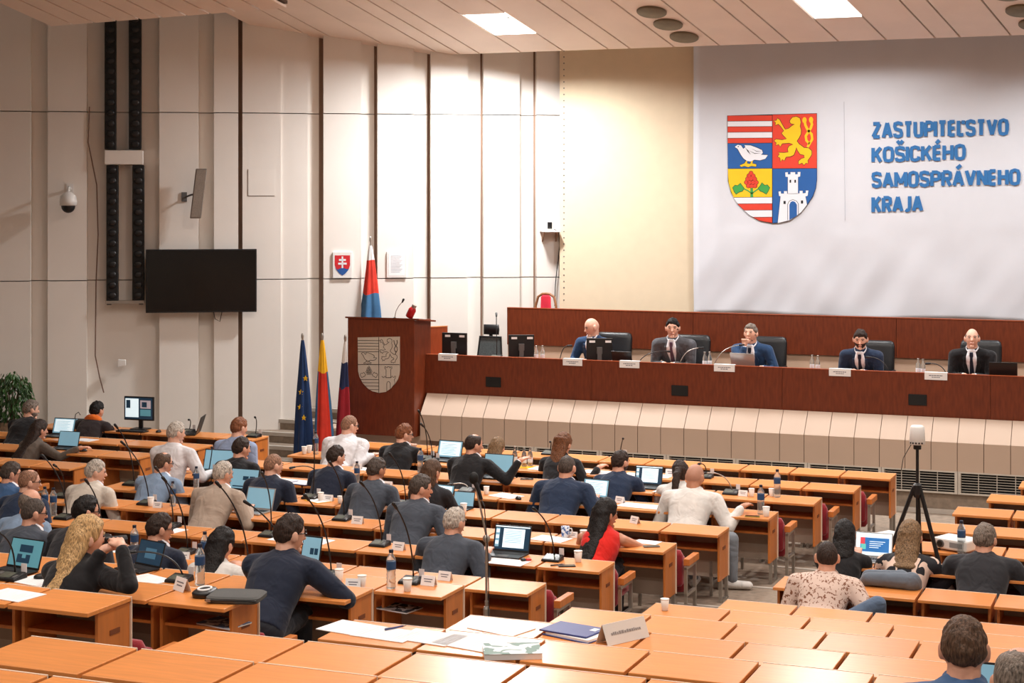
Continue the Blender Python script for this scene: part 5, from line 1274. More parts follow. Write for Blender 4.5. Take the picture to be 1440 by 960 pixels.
for row, px, t, sc, lb in ((9, 550, .7, 1.15, 'clear water bottle beside a paper cup and card on ninth row'), (10, 281, .85, 1.15, 'clear water bottle in front of the grey laptop sleeve'), (9, 288, .3, 1.05, 'clear water bottle left of the black-haired woman in white'),
                           (9, 189, .25, 1.05, 'water bottle standing behind the dark blue laptop screen'), (7, 63, .1, 1.1, 'left one of two water bottles right of the headset man'), (7, 75, .15, 1.1, 'right one of two water bottles right of the headset man'),
                           (5, 276, .3, 1.0, 'water bottle between the light blue blazer and beige blazer'), (6, 243, .3, 1.0, 'water bottle behind the shoulder of the light blue blazer'), (2, 444, .5, 1.1, 'water bottle with dark label left of the white shirt below the lectern'),
                           (4, 502, .3, 1.0, 'water bottle with bluish label left of the grey crew cut'), (3, 591, .2, 1.1, 'water bottle between the black suit and the light brown hair'),
                           (3, 1093, .35, 1.15, 'water bottle on the last desk of third row'), (4, 1070, .45, 1.15, 'water bottle beside the hand of the bald man in white'), (5, 1352, .95, 1.15, 'water bottle in front of the white projector')):
    bottle(lb, spot(row, px, t), 0, BG, (sc, sc, sc))
GLS = mat('clear_glass', (226, 232, 232), .05, var=0, trans=.88)
def gbottle_fn():
    r = thing('glass_bottle', '', 'bottle')
    a = MB(); a.lathe([(.026, 0), (.03, .006), (.03, .12), (.024, .15), (.013, .175), (.012, .205)], m=GLS, n=16); b = a.build('body', GLS, r, smooth=True)
    a = MB(); a.lathe([(.0302, .04), (.0306, .042), (.0306, .09), (.0302, .092)], m=LBLW, n=16); l = a.build('label', LBLW, b, smooth=True)
    a = MB(); a.lathe([(.0135, .2), (.014, .202), (.014, .214), (.012, .216)], n=12); c = a.build('cap', STEEL, r)
    KIDS[r.name] = [(b, [l]), (c, [])]
    return r
gbottle = Maker(gbottle_fn)
for px, t, lb in ((724, .25, 'leftmost of three glass bottles on a yellow napkin in second row'), (737, .35, 'middle of three glass bottles on a yellow napkin in second row'), (745.5, .2, 'rightmost of three glass bottles on a yellow napkin in second row')):
    gbottle(lb, spot(2, px, t, .004), 0, 'small glass bottles', (1.05,) * 3)
for px, b_, lb in ((754, .25, 'left of two small glass bottles by the leftmost tilted stage monitor'), (763, .3, 'right of two small glass bottles by the leftmost tilted stage monitor'), (858, .3, 'small glass bottle behind the monitor of the bald man in blue'),
                   (991, .2, 'left of two small glass bottles right of the plum tie'), (998, .25, 'right of two small glass bottles right of the plum tie'), (1142, .3, 'left of two small glass bottles between the two blue suits'), (1150, .25, 'right of two small glass bottles between the two blue suits'),
                   (1291, .3, 'left of two small glass bottles left of the bald man in black'), (1298, .25, 'right of two small glass bottles left of the bald man in black')):
    gbottle(lb, rspot(px, b_), 0, 'small glass bottles', (1.0,) * 3)
# ---- paper cups
CUPW = mat('paper_cup', (236, 226, 216), .6, var=.02)
def cup_fn():
    r = thing('paper_cup', '', 'cup')
    a = MB(); a.lathe([(.025, 0), (.026, .003), (.035, .092), (.0335, .092), (.025, .006), (.0, .006)], m=CUPW, n=18); b = a.build('body', CUPW, r, smooth=True)
    a = MB(); a.lathe([(.034, .089), (.0368, .09), (.0368, .095), (.034, .0955)], n=18); c = a.build('rim', CUPW, r, smooth=True)
    a = MB(); a.lathe([(.0255, .012), (.0262, .012), (.029, .036), (.0285, .036)], n=10); a.v = [v for v in a.v]
    KIDS[r.name] = [(b, []), (c, [])]
    return r
cup = Maker(cup_fn)
for row, px, t, sc, lb in ((9, 175, .4, 1., 'paper cup behind the hand of the blonde woman'), (9, 477, .55, 1., 'paper cup right of the desk microphone near the writing man'), (9, 509, .85, 1., 'wide paper cup beside the card at the writing hands'), (9, 573, .8, 1.05, 'paper cup directly right of the clear water bottle on ninth row'),
                           (6, 821, .5, 1.05, 'paper cup left of the woman in red'), (7, 813, .3, 1.05, 'paper cup behind the black phone in seventh row'), (4, 684, .4, .9, 'brownish paper cup left of the loose papers in fourth row'), (3, 1057, .5, .9, 'paper cup left of the cup pair in third row'),
                           (3, 1085, .3, .9, 'paper cup touching the water bottle in third row'), (4, 1077.5, .7, 1.05, 'paper cup right of the hand and bottle in fourth row'), (6, 212, .5, 1., 'paper cup left of the light blue blazer, beside a microphone'), (5, 451, .5, .95, 'paper cup behind the young man with the earpiece'),
                           (5, 478, .6, .8, 'small paper cup between earpiece man and grey crew cut'), (5, 652, .6, 1., 'paper cup in front of the half hidden bluish laptop'), (2, 428, .6, 1., 'left paper cup of two by the white shirt below the lectern'), (2, 435, .35, 1., 'right paper cup of two by the white shirt below the lectern'),
                           (6, 1308, .6, 1.1, 'paper cup right of the patterned blouse'), (9, 935, .45, .9, 'paper cup alone on an empty desk beside the right-hand aisle')):
    cup(lb, spot(row, px, t), 0, 'paper cups', (sc, sc, sc))
t = thing('mug', 'blue and white patterned mug with handle left of the red top', 'mug', spot(6, 795, .3))
a = MB(); a.lathe([(.034, 0), (.036, .004), (.04, .105), (.0375, .105), (.034, .008), (.0, .008)], n=22)
MUG = pattern_mat('mug_pattern', (70, 104, 160), (222, 226, 232), 30, .5); a.build('body', MUG, t, smooth=True)
a = MB(); a.tube([(.037, 0, .085), (.062, 0, .088), (.07, 0, .06), (.06, 0, .03), (.036, 0, .022)], .006); a.build('handle', WHITE, t, smooth=True)
# ---- cards
def card_fn():
    r = thing('name_card', '', 'name card')
    a = MB()
    for sy in (-1, 1): a.prism([(-.055, sy * .024, 0), (.055, sy * .024, 0), (.055, 0, .068), (-.055, 0, .068)], (0, sy * .001, .0005))
    b = a.build('folded_card', PAPER, r)
    a = MB()
    for k, (x0, x1) in enumerate(((-.035, .035), (-.028, .028))):
        z = .042 - k * .016; y = -.024 * (1 - z / .068) - .0016; a.prism([(x0, y, z), (x1, y, z), (x1, y + .002, z + .006), (x0, y + .002, z + .006)], (0, -.0004, 0))
    p = a.build('print', INK, b)
    KIDS[r.name] = [(b, [p])]
    return r
card = Maker(card_fn)
for row, px, t, rz, sc, lb in ((9, 603, .25, -4, 1.1, 'white name card right of the cup and microphone on ninth row'), (8, 626, .5, -6, 1.1, 'white name card behind the white-haired dark grey suit'), (6, 503, .6, 0, 1.1, 'white name card right of a microphone behind the grey crew cut'), (7, 561, .6, -6, 1.1, 'white name card behind the charcoal suit in profile'),
                               (4, 872, .3, -20, 1., 'white name card right of the broad navy suit'), (5, 893, .35, -30, 1., 'white name card above the face of the woman in red'), (3, 503, .4, 0, 1., 'white name card in front of the white shirt below the lectern'), (5, 462, .45, 0, 1., 'white name card beside the yellow folder'), (4, 545, .5, 0, 1.1, 'white name card right of the grey crew cut head'),
                               (6, 222, .6, 5, .9, 'white name card half hidden by the paper cup near the light blue blazer'), (8, 258, .85, 8, 1.1, 'white name card right of the brown buzz cut'), (11, 256, .25, -28, 1.25, 'white name card at the left end of the desk with the laptop sleeve'), (7, 662, .2, -8, 1., 'white name card right of the white hair in dark grey suit'),
                               (9, 497, .95, 12, 1.1, 'white name card near the writing hand'), (3, 1045, .5, 0, .9, 'white name card left of the cups on third row'), (6, 806, .25, 0, .8, 'small white card between mug and paper cup'), (2, 944, .4, 0, 1.2, 'white card left of the dark ponytail')):
    card(lb, spot(row, px, t), math.radians(rz), 'folded name cards', (sc, sc, sc))
# big tent card on the near desk
t = thing('tent_card', 'large white tent card standing on a near desk', 'tent card', spot(11, 876, .5), math.radians(62))
a = MB()
for sy in (-1, 1): a.prism([(-.17, sy * .05, 0), (.17, sy * .05, 0), (.17, 0, .115), (-.17, 0, .115)], (0, sy * .0015, .0008))
fc = a.build('folded_card', mat('tent_paper', (226, 220, 212), .8, var=.01), t)
a = MB(); x = -.12
while x < .12:
    l = random.uniform(.008, .02); z = .052; h2 = random.choice((.012, .014, .016)); y = -.05 * (1 - z / .115) - .003; y2 = -.05 * (1 - (z + h2) / .115) - .003
    a.prism([(x, y, z), (x + l, y, z), (x + l, y2, z + h2), (x, y2, z + h2)], (0, -.0006, 0)); x += l + .004
a.build('print', mat('tent_print', (150, 144, 142), .8), fc)
# ---- papers
def sheet_fn():
    r = thing('paper_sheet', '', 'paper')
    a = MB(); a.box((-.105, -.148, 0), (.105, .148, .0035)); b = a.build('sheet', PAPER, r)
    a = MB()
    for k in range(10): a.box((-.08, .1 - k * .022, .0035), (.08 - .03 * (k % 3), .104 - k * .022, .0038))
    p = a.build('print', mat('faint_sheet_print', (216, 218, 222), .8), b)
    KIDS[r.name] = [(b, [p])]
    return r
sheet = Maker(sheet_fn)
for row, px, t, rz, sc, lb in ((12, 497, .42, 80, 1.15, 'white sheet at the left end of the near paper-covered desk'), (12, 545, .5, 84, 1.15, 'white sheet under the blue pen on a near desk'), (12, 605, .45, 82, 1.15, 'white sheet right of the blue pen'), (12, 660, .5, 78, 1.15, 'white sheet left of the magazine'), (11, 705, .55, 74, 1.15, 'white sheet on the near desk behind the magazine'),
                               (12, 18, .55, 82, 1.1, 'white sheet on the desk at the lower left edge'), (11, 54, .55, 78, 1.1, 'white sheets under the black mouse at lower left'), (10, 208, .85, 70, 1.1, 'white sheet in front of the blonde woman'),
                               (7, 236, .6, 80, 1.1, 'white sheet beside the paper cup behind the light blue blazer'), (7, 405, .5, 82, 1.1, 'white sheet left of the coloured leaflet in seventh row'), (7, 442, .45, 86, 1.1, 'printed leaflet in the seventh row behind the navy suit'), (4, 405, .5, 84, 1.1, 'white sheet right of the ginger-haired man'), (4, 427, .55, 86, 1., 'second white sheet right of the ginger-haired man'),
                               (8, 108, .5, 80, 1.1, 'white sheet in front of the man in black suit with glasses'), (8, 168, .5, 84, 1.1, 'sheets under the black cable in front of the cream linen jacket'), (2, 765, .55, 82, 1.1, 'white sheet right of the glass bottles'), (2, 838, .5, 84, 1.1, 'white sheet under the hand of the auburn-haired woman'), (2, 895, .6, 80, 1.1, 'white sheet behind the document laptop of third row'), (2, 925, .5, 86, 1.1, 'white sheet right of the document laptop of third row'),
                               (4, 712, .45, 70, 1.1, 'loose stack of paper left of the broad navy suit'), (4, 893, .5, 82, 1.1, 'coloured leaflet beside the card right of broad navy suit'), (4, 918, .55, 86, 1.1, 'striped leaflet at the end of the paper row right of broad navy suit'), (3, 942, .6, 80, 1.1, 'white sheet under the white top with ponytail'),
                               (7, 690, .55, 82, 1.1, 'white sheet left of the bright document laptop'), (6, 775, .6, 80, 1.15, 'white sheet in front of the blue patterned mug'), (6, 910, .15, 84, .8, 'white note at the aisle end of the desk of the woman in red'), (3, 512, .3, 84, .9, 'white notes before the white shirt below the lectern'), (7, 716, .85, 86, 1.1, 'white sheet on the keyboard side of the bright document laptop'), (6, 1432, .5, 84, 1.1, 'white papers at the right edge beside the black jacket'),
                               (2, 120, .6, 84, 1., 'white sheet right of the two laptops at far left'), (5, 622, .75, 84, 1., 'white sheet below the laptop of the charcoal suit')):
    sheet(lb, spot(row, px, t), math.radians(rz), 'loose paper sheets', (sc, sc, sc))
def booklet(label, loc, rz, w, d, h, cover, n='magazine'):
    t = thing(n, label, 'magazine', loc, math.radians(rz)); a = MB(); a.box((-w / 2, -d / 2, 0), (w / 2, d / 2, h)); a.build('pages', PAPER, t)
    a = MB(); a.box((-w / 2 - .002, -d / 2 - .002, h), (w / 2 + .002, d / 2 + .002, h + .002)); c = a.build('cover', cover, t)
    return t
COV = pattern_mat('cover_landscape', (220, 228, 232), (142, 164, 158), 9, .52); COVB = pattern_mat('cover_blue', (92, 116, 150), (196, 204, 212), 14, .5)
booklet('thick magazine with a pale landscape cover on a near desk', spot(12, 720, .78), -64, .22, .30, .03, COV)
booklet('blue magazine on the shelf below the laptop sleeve', spot(11, 315, .45) + Vector((0, 0, -.165)), 78, .21, .29, .008, COVB)
booklet('dark covered magazine on the shelf below the bottle on ninth row', spot(9, 562, .6) + Vector((0, 0, -.165)), 78, .21, .29, .01, pattern_mat('cover_dark', (60, 66, 74), (206, 206, 208), 12, .5))
t = thing('folder', 'upper dark blue cardboard folder beside the tent card', 'folder', spot(11, 806, .45, .022), math.radians(78))
NAVYF = mat('folder_blue', (58, 68, 130), .5, var=.05)
a = MB(); a.box((-.12, -.165, 0), (.12, .165, .01)); a.build('cover', NAVYF, t, bevel=.003); a = MB(); a.box((.02, -.14, .01), (.08, -.10, .0106)); a.build('sticker', PAPER, t)
t = thing('folder', 'lower dark blue cardboard folder holding white papers', 'folder', spot(11, 812, .5), math.radians(72))
a = MB(); a.box((-.125, -.17, 0), (.125, .17, .006)); a.build('cover', NAVYF, t, bevel=.002); a = MB(); a.box((-.115, -.165, .006), (.115, .15, .02)); a.build('papers', PAPER, t)
t = thing('folder', 'yellow folder under the cards behind the earpiece man', 'folder', spot(5, 447, .55), math.radians(60)); a = MB(); a.box((-.09, -.13, 0), (.09, .13, .004)); a.build('cover', FY, t); a = MB(); a.box((-.08, -.12, .004), (.08, .1, .006)); a.build('papers', PAPER, t)
t = thing('folder', 'violet blue folder left of the earpiece man', 'folder', spot(4, 424, .75, .006), math.radians(80)); a = MB(); a.box((-.1, -.14, 0), (.1, .14, .005)); a.build('cover', NAVYF, t); a = MB(); a.box((-.09, -.13, .005), (.09, .1, .007)); a.build('papers', PAPER, t)
t = thing('napkin', 'yellow napkin under the three glass bottles', 'napkin', spot(2, 735, .45)); a = MB(); a.box((-.13, -.09, 0), (.13, .09, .002)); b = a.build('sheet', FY, t); a = MB(); a.box((-.12, -.08, .002), (.02, .02, .003)); a.build('fold', FY, t)
def pen(label, loc, rz, m):
    t = thing('pen', label, 'pen', loc, math.radians(rz)); a = MB(); a.tube([(-.07, 0, .006), (.05, 0, .006)], .0055, None, 8); a.build('barrel', m, t, smooth=True); a = MB(); a.tube([(.05, 0, .006), (.068, 0, .006), (.076, 0, .006)], [.005, .003, .0008], None, 8); a.build('tip', STEEL, t); a = MB(); a.box((-.068, -.002, .011), (-.03, .002, .014)); a.build('clip', STEEL, t)
pen('dark blue pen lying across the white sheets on a near desk', spot(12, 556, .25, .006), 60, mat('pen_blue', (64, 72, 120), .4))
pen('black pen lying beside the phone in seventh row', spot(7, 784, .75), 50, BLACK)
def phone(label, loc, rz, m=BLACK):
    t = thing('phone', label, 'phone', loc, math.radians(rz)); a = MB(); a.box((-.037, -.076, 0), (.037, .076, .009)); a.build('case', m, t, bevel=.006); a = MB(); a.box((-.033, -.07, .009), (.033, .07, .0094)); a.build('screen', mat('phone_glass', (20, 24, 28), .1), t)
phone('black phone lying on the last desk of the seventh row', spot(7, 797, .75), -62)
phone('dark phone lying behind the open black laptop', spot(3, 741, .2), -70)
phone('phone in yellow case beside the hand of the bald man in white', spot(4, 1058, .85), -80, mat('case_yellow', (186, 160, 60), .5))
phone('grey phone in front of the elbow of the woman in red', spot(6, 916, .55), -60, GREYP)
def mouse(label, loc, rz=0):
    t = thing('computer_mouse', label, 'mouse', loc, math.radians(rz)); a = MB(); a.ell((0, 0, .008), (.032, .052, .026), None, 18, 10); a.v = [(v[0], v[1], max(0, v[2])) for v in a.v]; b = a.build('shell', BLACK, t, smooth=True); a = MB(); a.ell((0, .028, .031), (.004, .009, .005)); a.build('wheel', GREYP, t); a = MB(); a.tube([(0, .05, .01), (.01, .09, .006), (.03, .12, .004)], .002, None, 5); a.build('cord', BLACK, t)
mouse('black mouse on white sheets at the lower left', spot(11, 58, .4, .006), -55)
mouse('black mouse in the hand of the woman in olive blazer', spot(3, 117, .45), -50)
mouse('black mouse right of the keyboard on the rearmost table', spot(1, 223, .6), 0)
mouse('dark mouse on the desk left of the broad navy suit', spot(4, 729, .75), 40)
mouse('dark mouse before the laptop near the charcoal suit', spot(5, 628, .9), 30)
t = thing('keyring', 'small red and black keyring between laptop and desk microphone', 'keyring', spot(7, 743, .6), .5); a = MB(); a.ell((0, 0, .014), (.03, .02, .014)); a.build('fob', mat('fob_red', (200, 44, 36), .4), t, smooth=True); a = MB(); a.ell((-.045, .0, .014), (.026, .026, .014)); a.build('pouch', BLACK, t, smooth=True)
# laptop sleeve and cable case on the eleventh row
t = thing('laptop_sleeve', 'grey zipped laptop sleeve on the row-end desk beside the dark suit', 'sleeve', spot(11, 333, .45), math.radians(14)); SLV = mat('sleeve_fabric', (84, 84, 82), .85, bump=.2, bscale=200)
a = MB(); a.loft([((0, 0, .0), (.165, 0, 0), (0, .125, 0)), ((0, 0, .012), (.178, 0, 0), (0, .135, 0)), ((0, 0, .034), (.178, 0, 0), (0, .135, 0)), ((0, 0, .044), (.16, 0, 0), (0, .12, 0))], None, 40, 6); a.build('body', SLV, t, smooth=False)
a = MB(); a.tube([(.17, -.13, .024), (-.17, -.138, .024)], .005); a.build('zip', BLACK, t); a = MB(); a.box((-.16, -.15, .015), (-.13, -.138, .032)); a.build('zip_pull', STEEL, t)
t = thing('cable_case', 'small open black case with white cable beside the grey sleeve', 'case', spot(11, 288, .4), math.radians(10)); a = MB(); a.loft([((0, 0, 0), (.065, 0, 0), (0, .1, 0)), ((0, 0, .03), (.07, 0, 0), (0, .105, 0)), ((0, 0, .04), (.06, 0, 0), (0, .095, 0))], None, 24, 3); a.build('shell', BLACK, t, smooth=True); a = MB(); a.tube([(.04 * math.cos(q), .06 * math.sin(q), .046) for q in np.linspace(0, 6.0, 14)], .008); a.build('cable', PAPER, t, smooth=True)
# the camera in the blonde woman's hands
Jr, Jp = PEOPLE['J']
cp = at_d(149, 762, (Jp - Vector((0, 0, CZ))).dot(Vector((-SA, CA, 0))) + .10)
t = thing('camera', 'black photo camera held up by the blonde woman', 'camera', cp, math.radians(-38)); a = MB(); a.box((-.07, -.03, -.05), (.07, .04, .045)); a.build('body', BLACK, t, bevel=.01); a = MB(); a.tube([(0, .04, 0), (0, .14, 0)], .036, None, 18); a.build('lens', BLACK, t); a = MB(); a.box((-.05, -.032, -.035), (.03, -.03, .03)); a.build('screen', mat('camera_screen', (150, 160, 176), .3), t)
# ---- projectors on the right
def projector(label, loc, rz, s_):
    t = thing('projector', label, 'projector', loc, math.radians(rz), None, (s_,) * 3)
    a = MB(); a.box((-.17, -.13, .015), (.17, .13, .11)); a.build('housing', WHITE, t, bevel=.014); a = MB(); a.tube([(-.09, -.13, .062), (-.09, -.142, .062)], .036, None, 20); a.build('lens_ring', GREYP, t); a = MB(); a.tube([(-.09, -.135, .062), (-.09, -.1445, .062)], .026, None, 20); a.build('lens', BLACK, t)
    a = MB(); a.box((0, -.1315, .04), (.13, -.129, .085)); v = a.build('vent', mat('vent_grey', (150, 150, 150), .6), t); 
    for i, (x, y) in enumerate(((-.13, -.09), (.13, -.09), (0, .09))): a = MB(); a.lathe([(.014, 0), (.014, .016)], (x, y, 0), n=10); a.build('foot', BLACK, t)
    return t
projector('white projector on the desk left of the grey-haired man in black', spot(5, 1346, .6), -24, 1.02)
projector('white projector half hidden behind the tripod leg', spot(5, 1249, .4), 60, .8)
# ---- tripod with the white camera unit
tb = at_y(1290, 700, 15.56); ht = at_y(1290, 630, 15.56).z; hc_ = at_y(1290, 685, 15.56).z
t = thing('tripod', 'black tripod carrying a white cylindrical camera in the right block', 'tripod', (tb.x, 15.56, 0))
a = MB(); a.tube([(0, 0, .78), (0, 0, ht - .01)], .014, None, 10); a.build('centre_column', BLACK, t); a = MB(); a.lathe([(.03, hc_ - .09), (.04, hc_ - .06), (.04, hc_ + .02), (.02, hc_ + .04)], n=14); a.build('crown', BLACK, t)
for fx, fy in ((-.50, -.0), (.36, -.02), (.03, .14)):
    a = MB(); a.tube([(fx * .06, fy * .06, hc_), (fx * .55, fy * .55, hc_ * .48)], .019, None, 8); a.tube([(fx * .5, fy * .5, hc_ * .52), (fx, fy, .02)], .014, None, 8); l = a.build('leg', BLACK, t); a = MB(); a.ell((fx, fy, .02), (.022, .022, .02)); a.build('foot', GREYP, l)
t2 = thing('conference_camera', 'white cylindrical conference camera on top of the tripod', 'camera', (tb.x, 15.56, ht - .01))
zt_ = at_y(1290, 598, 15.56).z - ht + .01
a = MB(); a.lathe([(.066, .045), (.071, .05), (.064, zt_ - .015), (.05, zt_)], m=WHITE, n=28); a.build('housing', WHITE, t2, smooth=True); a = MB(); a.lathe([(.03, 0), (.035, .004), (.035, .04), (.06, .045)], n=20); a.build('base_ring', BLACK, t2); a = MB()
for k in range(5): q = -2.4 + k * .4; a.ell((.068 * math.cos(q), .068 * math.sin(q), .062), (.009, .009, .009))
a.build('lenses', BLACK, t2); a = MB(); a.tube([(-.05, -.03, .045), (-.12, -.03, -.08), (-.14, -.03, -.2)], .0035, None, 5); a.build('cable', BLACK, t2)
# ---- stand microphone in the aisle
mb_ = at_y(684, 865, 11.3); zc_ = at_y(683, 757, 11.3).z
xm, ym = mb_.x, 11.3
zf_ = ROWZ[10] if ym < ROWY[10] + .02 else ROWZ[9]
t = thing('microphone_stand', 'silver microphone stand with boom rising in front of the grey suit', 'microphone stand', (xm, ym, zf_))
a = MB(); a.lathe([(.13, 0), (.13, .015), (.03, .03), (.015, .06)], n=22); a.build('base', BLACK, t); a = MB(); a.tube([(0, 0, .03), (0, 0, zc_ - zf_ - .45)], .013); a.tube([(0, 0, zc_ - zf_ - .5), (0, 0, zc_ - zf_)], .009); a.build('pole', STEEL, t)
zq = at_y(684, 856, 11.3).z - zf_; a = MB(); a.lathe([(.02, zq - .07), (.024, zq - .06), (.024, zq), (.016, zq + .02)], n=14); a.build('collar', STEEL, t); zk = zc_ - zf_; a = MB(); a.ell((0, 0, zk), (.028, .024, .03)); a.build('clutch', STEEL, t)
be = at_y(668, 678, 11.3) - Vector((xm, ym, zf_)); b0 = Vector((.008, 0, zk - .06)); a = MB(); a.tube([b0, Vector((0, 0, zk + .02)), be], .008); a.build('boom', STEEL, t)
mt = thing('microphone', 'black foam microphone at the tip of the boom stand', 'microphone', Vector((xm, ym, zf_)) + be); a = MB(); a.ell((-.01, 0, .03), (.035, .035, .045)); a.build('foam_windscreen', BLACKM, mt, smooth=True); a = MB(); a.tube([(.0, 0, .0), (.03, 0, -.06), (.05, 0, -.12)], [.018, .014, .012], None, 10); a.build('handle', BLACK, mt)
pts = [Vector((.05, 0, -.12)) + Vector((xm, ym, zf_)) + be, Vector((xm, ym, zf_)) + be * .6 + Vector((.045, -.02, zk * .4)), Vector((xm + .02, ym - .02, zf_ + zk - .1)), Vector((xm + .03, ym - .02, zf_ + .6)), Vector((xm + .05, ym - .05, zf_ + .02))]
a = MB(); a.tube(pts, .004, None, 5); tag(a.build('microphone_cable', BLACK), 'thin dark cable running down the silver microphone stand', 'cable')
# ---- lectern items
pm = at_y(555, 446, YL + .25); hd = at_y(567, 422, YL + .2)
t = thing('lectern_microphone', 'thin gooseneck microphone rising from the lectern', 'microphone', pm + Vector((0, 0, -.02))); a = MB(); v = hd - t.location; a.tube([(0, 0, 0), (.02, 0, v.z * .4), (v.x * .5, v.y * .5, v.z * .7), v * .93], .0055, None, 6); a.build('gooseneck', STEEL, t, smooth=True); a = MB(); a.cap(v * .9, .011, v * 1.04, .016); a.build('capsule', BLACK, t, smooth=True); a = MB(); a.lathe([(.025, 0), (.025, .012), (.008, .02)], n=14); a.build('socket', BLACK, t)
pb = at_y(575, 446, YL + .3)
t = thing('red_bottle', 'small tilted red drink bottle with pale cap on the lectern', 'bottle', pb + Vector((0, 0, .0)), 0); t.rotation_euler = (0, .48, 0); a = MB(); a.lathe([(.045, 0), (.055, .01), (.055, .12), (.04, .15), (.03, .16)], n=18, m=None); a.build('body', mat('red_drink', (176, 24, 30), .15), t, smooth=True); a = MB(); a.lathe([(.033, .155), (.034, .157), (.034, .195), (.03, .2)], n=16); a.build('cap', STEEL, t)
# ---- things on the speakers' desk
def plate(label, px, py):
    p = at_y(px, py, YR - .012); t = thing('name_plate', label, 'name plate', (p.x, YR - .006, ZR1 - .075))
    a = MB(); a.box((-.14, -.006, 0), (.14, -.001, .095)); a.box((-.14, -.001, .088), (.14, .06, .095)); b = a.build('folded_card', PAPER, t); a = MB()
    for k, (w2, z) in enumerate(((.085, .05), (.05, .028))):
        x = -w2
        while x < w2: l = random.uniform(.012, .03); a.box((x, -.0075, z), (min(w2, x + l), -.006, z + .010)); x += l + .006
    a.build('print', INK, b)
plate('white name plate under the leftmost stage monitor', 629, 504); plate('white name plate left of the bald man in blue', 805, 510); plate('white name plate between the bald man in blue and plum tie', 885, 513); plate('white name plate under the silver laptop', 1018.5, 518); plate('white name plate under the bearded man on the stage', 1181, 523); plate('white name plate left of the bald man in black on stage', 1316, 528)
monitor('black monitor seen from behind next to the lectern wing', rspot(640, .22), 180, .38, .31, 'off', .05)
monitor('tilted black monitor seen from behind right of the mesh chair', rspot(733, .25), 205, .36, .31, 'off', .05)
monitor('black monitor seen from behind hiding the bald man in blue', rspot(843, .22), 200, .36, .30, 'off', .05)
laptop('off', 'dark open laptop with lid towards us right of the bald man in blue', rspot(876, .12), 176, .85)
laptop('off', 'silver open laptop with lid towards us before the fist-propped chin', rspot(1046, .12), 170, 1.0, 'alu')
laptop('off', 'black open laptop at the right end of the stage desk', rspot(1411, .12), 184, 1.0)
def rmic(label, px, back, hx, hy, dyh=.12, silver=False): 
    p = rspot(px, back); return mic(label, p, hx, hy, dyh, .75, 0, silver, False, True, False)
rmic('gooseneck microphone left of the bald man in blue on stage', 786, .2, 800, 486, .1)
rmic('gooseneck microphone bent towards the plum tie', 897, .15, 938, 494, .15); rmic('silver gooseneck microphone pointing at the fist', 1003, .15, 1042, 485, .15, True)
rmic('gooseneck microphone bent right of the plum tie', 955, .3, 985, 489, .1, True)
rmic('gooseneck microphone at the bearded man on the stage', 1249, .2, 1222, 502, .1); rmic('gooseneck microphone left of the bald man in black on stage', 1330, .2, 1306, 511, .1); rmic('gooseneck microphone rising behind the mesh chair headrest', 697, .4, 698, 443, .15)
for px, b_, rz, lb in ((975, .2, 80, 'white sheet right of the grey suit on the stage desk'), (1230, .15, 85, 'white sheet right of the bearded man on the stage desk'), (1262, .2, 80, 'white papers left of the small bottles at the right of stage desk')):
    sheet(lb, rspot(px, b_), math.radians(rz), 'loose paper sheets', (.9, .9, .9))
# ---- chairs on the stage
def office_chair(label, px, py_top, Y=23.2, rz=180, w=.27):
    ztop = at_y(px, py_top, Y).z - RZ; p = at_y(px, 500, Y)
    t = thing('office_chair', label, 'chair', (p.x, Y, RZ), math.radians(rz), 'black leather chairs on the stage')
    a = MB(); a.loft([((0, -.06, .55), (w * .9, 0, 0), (0, .05, 0)), ((0, -.08, .62), (w, 0, 0), (0, .06, 0)), ((0, -.13, ztop - .08), (w, 0, 0), (0, .055, 0)), ((0, -.14, ztop - .02), (w * .93, 0, 0), (0, .05, 0)), ((0, -.14, ztop), (w * .8, 0, 0), (0, .025, 0))], None, 26, 3.6); a.build('backrest', LEATHER, t, smooth=True)
    a = MB(); a.loft([((0, .18, .42), (.24, 0, 0), (0, .23, 0)), ((0, .18, .45), (.26, 0, 0), (0, .25, 0)), ((0, .18, .50), (.26, 0, 0), (0, .25, 0)), ((0, .18, .52), (.22, 0, 0), (0, .21, 0))], None, 24, 4); a.build('seat', LEATHER, t, smooth=True)
    for sx in (-1, 1): a = MB(); a.tube([(sx * .27, -.04, .60), (sx * .29, .05, .68), (sx * .29, .28, .68), (sx * .27, .3, .5), (sx * .24, .2, .44)], .022, None, 8); a.build('armrest', BLACK, t, smooth=True)
    a = MB(); a.tube([(0, .15, .08), (0, .15, .43)], .03); a.build('column', STEEL, t); a = MB()
    for k in range(5): q = k * 1.2566; a.tube([(0, .15, .09), (.28 * math.cos(q), .15 + .28 * math.sin(q), .05)], .018, None, 6)
    a.build('star_base', BLACK, t)
    for k in range(5): q = k * 1.2566; a = MB(); a.ell((.28 * math.cos(q), .15 + .28 * math.sin(q), .027), (.026, .02, .027)); a.build('castor', BLACK, t)
office_chair('black leather chair behind the bald man in blue', 860, 468); office_chair('black leather chair behind the plum tie', 970, 471.5); office_chair('black leather chair behind the fist-propped chin', 1077, 474); office_chair('black leather chair behind the bearded man on stage', 1228, 479.5); office_chair('black leather chair behind the bald man in black', 1378, 479)
Y = 22.9; p = at_y(686, 500, Y); t = thing('mesh_chair', 'empty black mesh chair with headrest between two stage monitors', 'chair', (p.x, Y, RZ), math.radians(180))
MESH = mat('chair_mesh', (92, 98, 98), .6, var=.25, vscale=90)
def zz_(py): return at_y(686, py, Y).z - RZ
zb0, zb1, zh0, zh1 = .55, zz_(474), zz_(471), zz_(457)
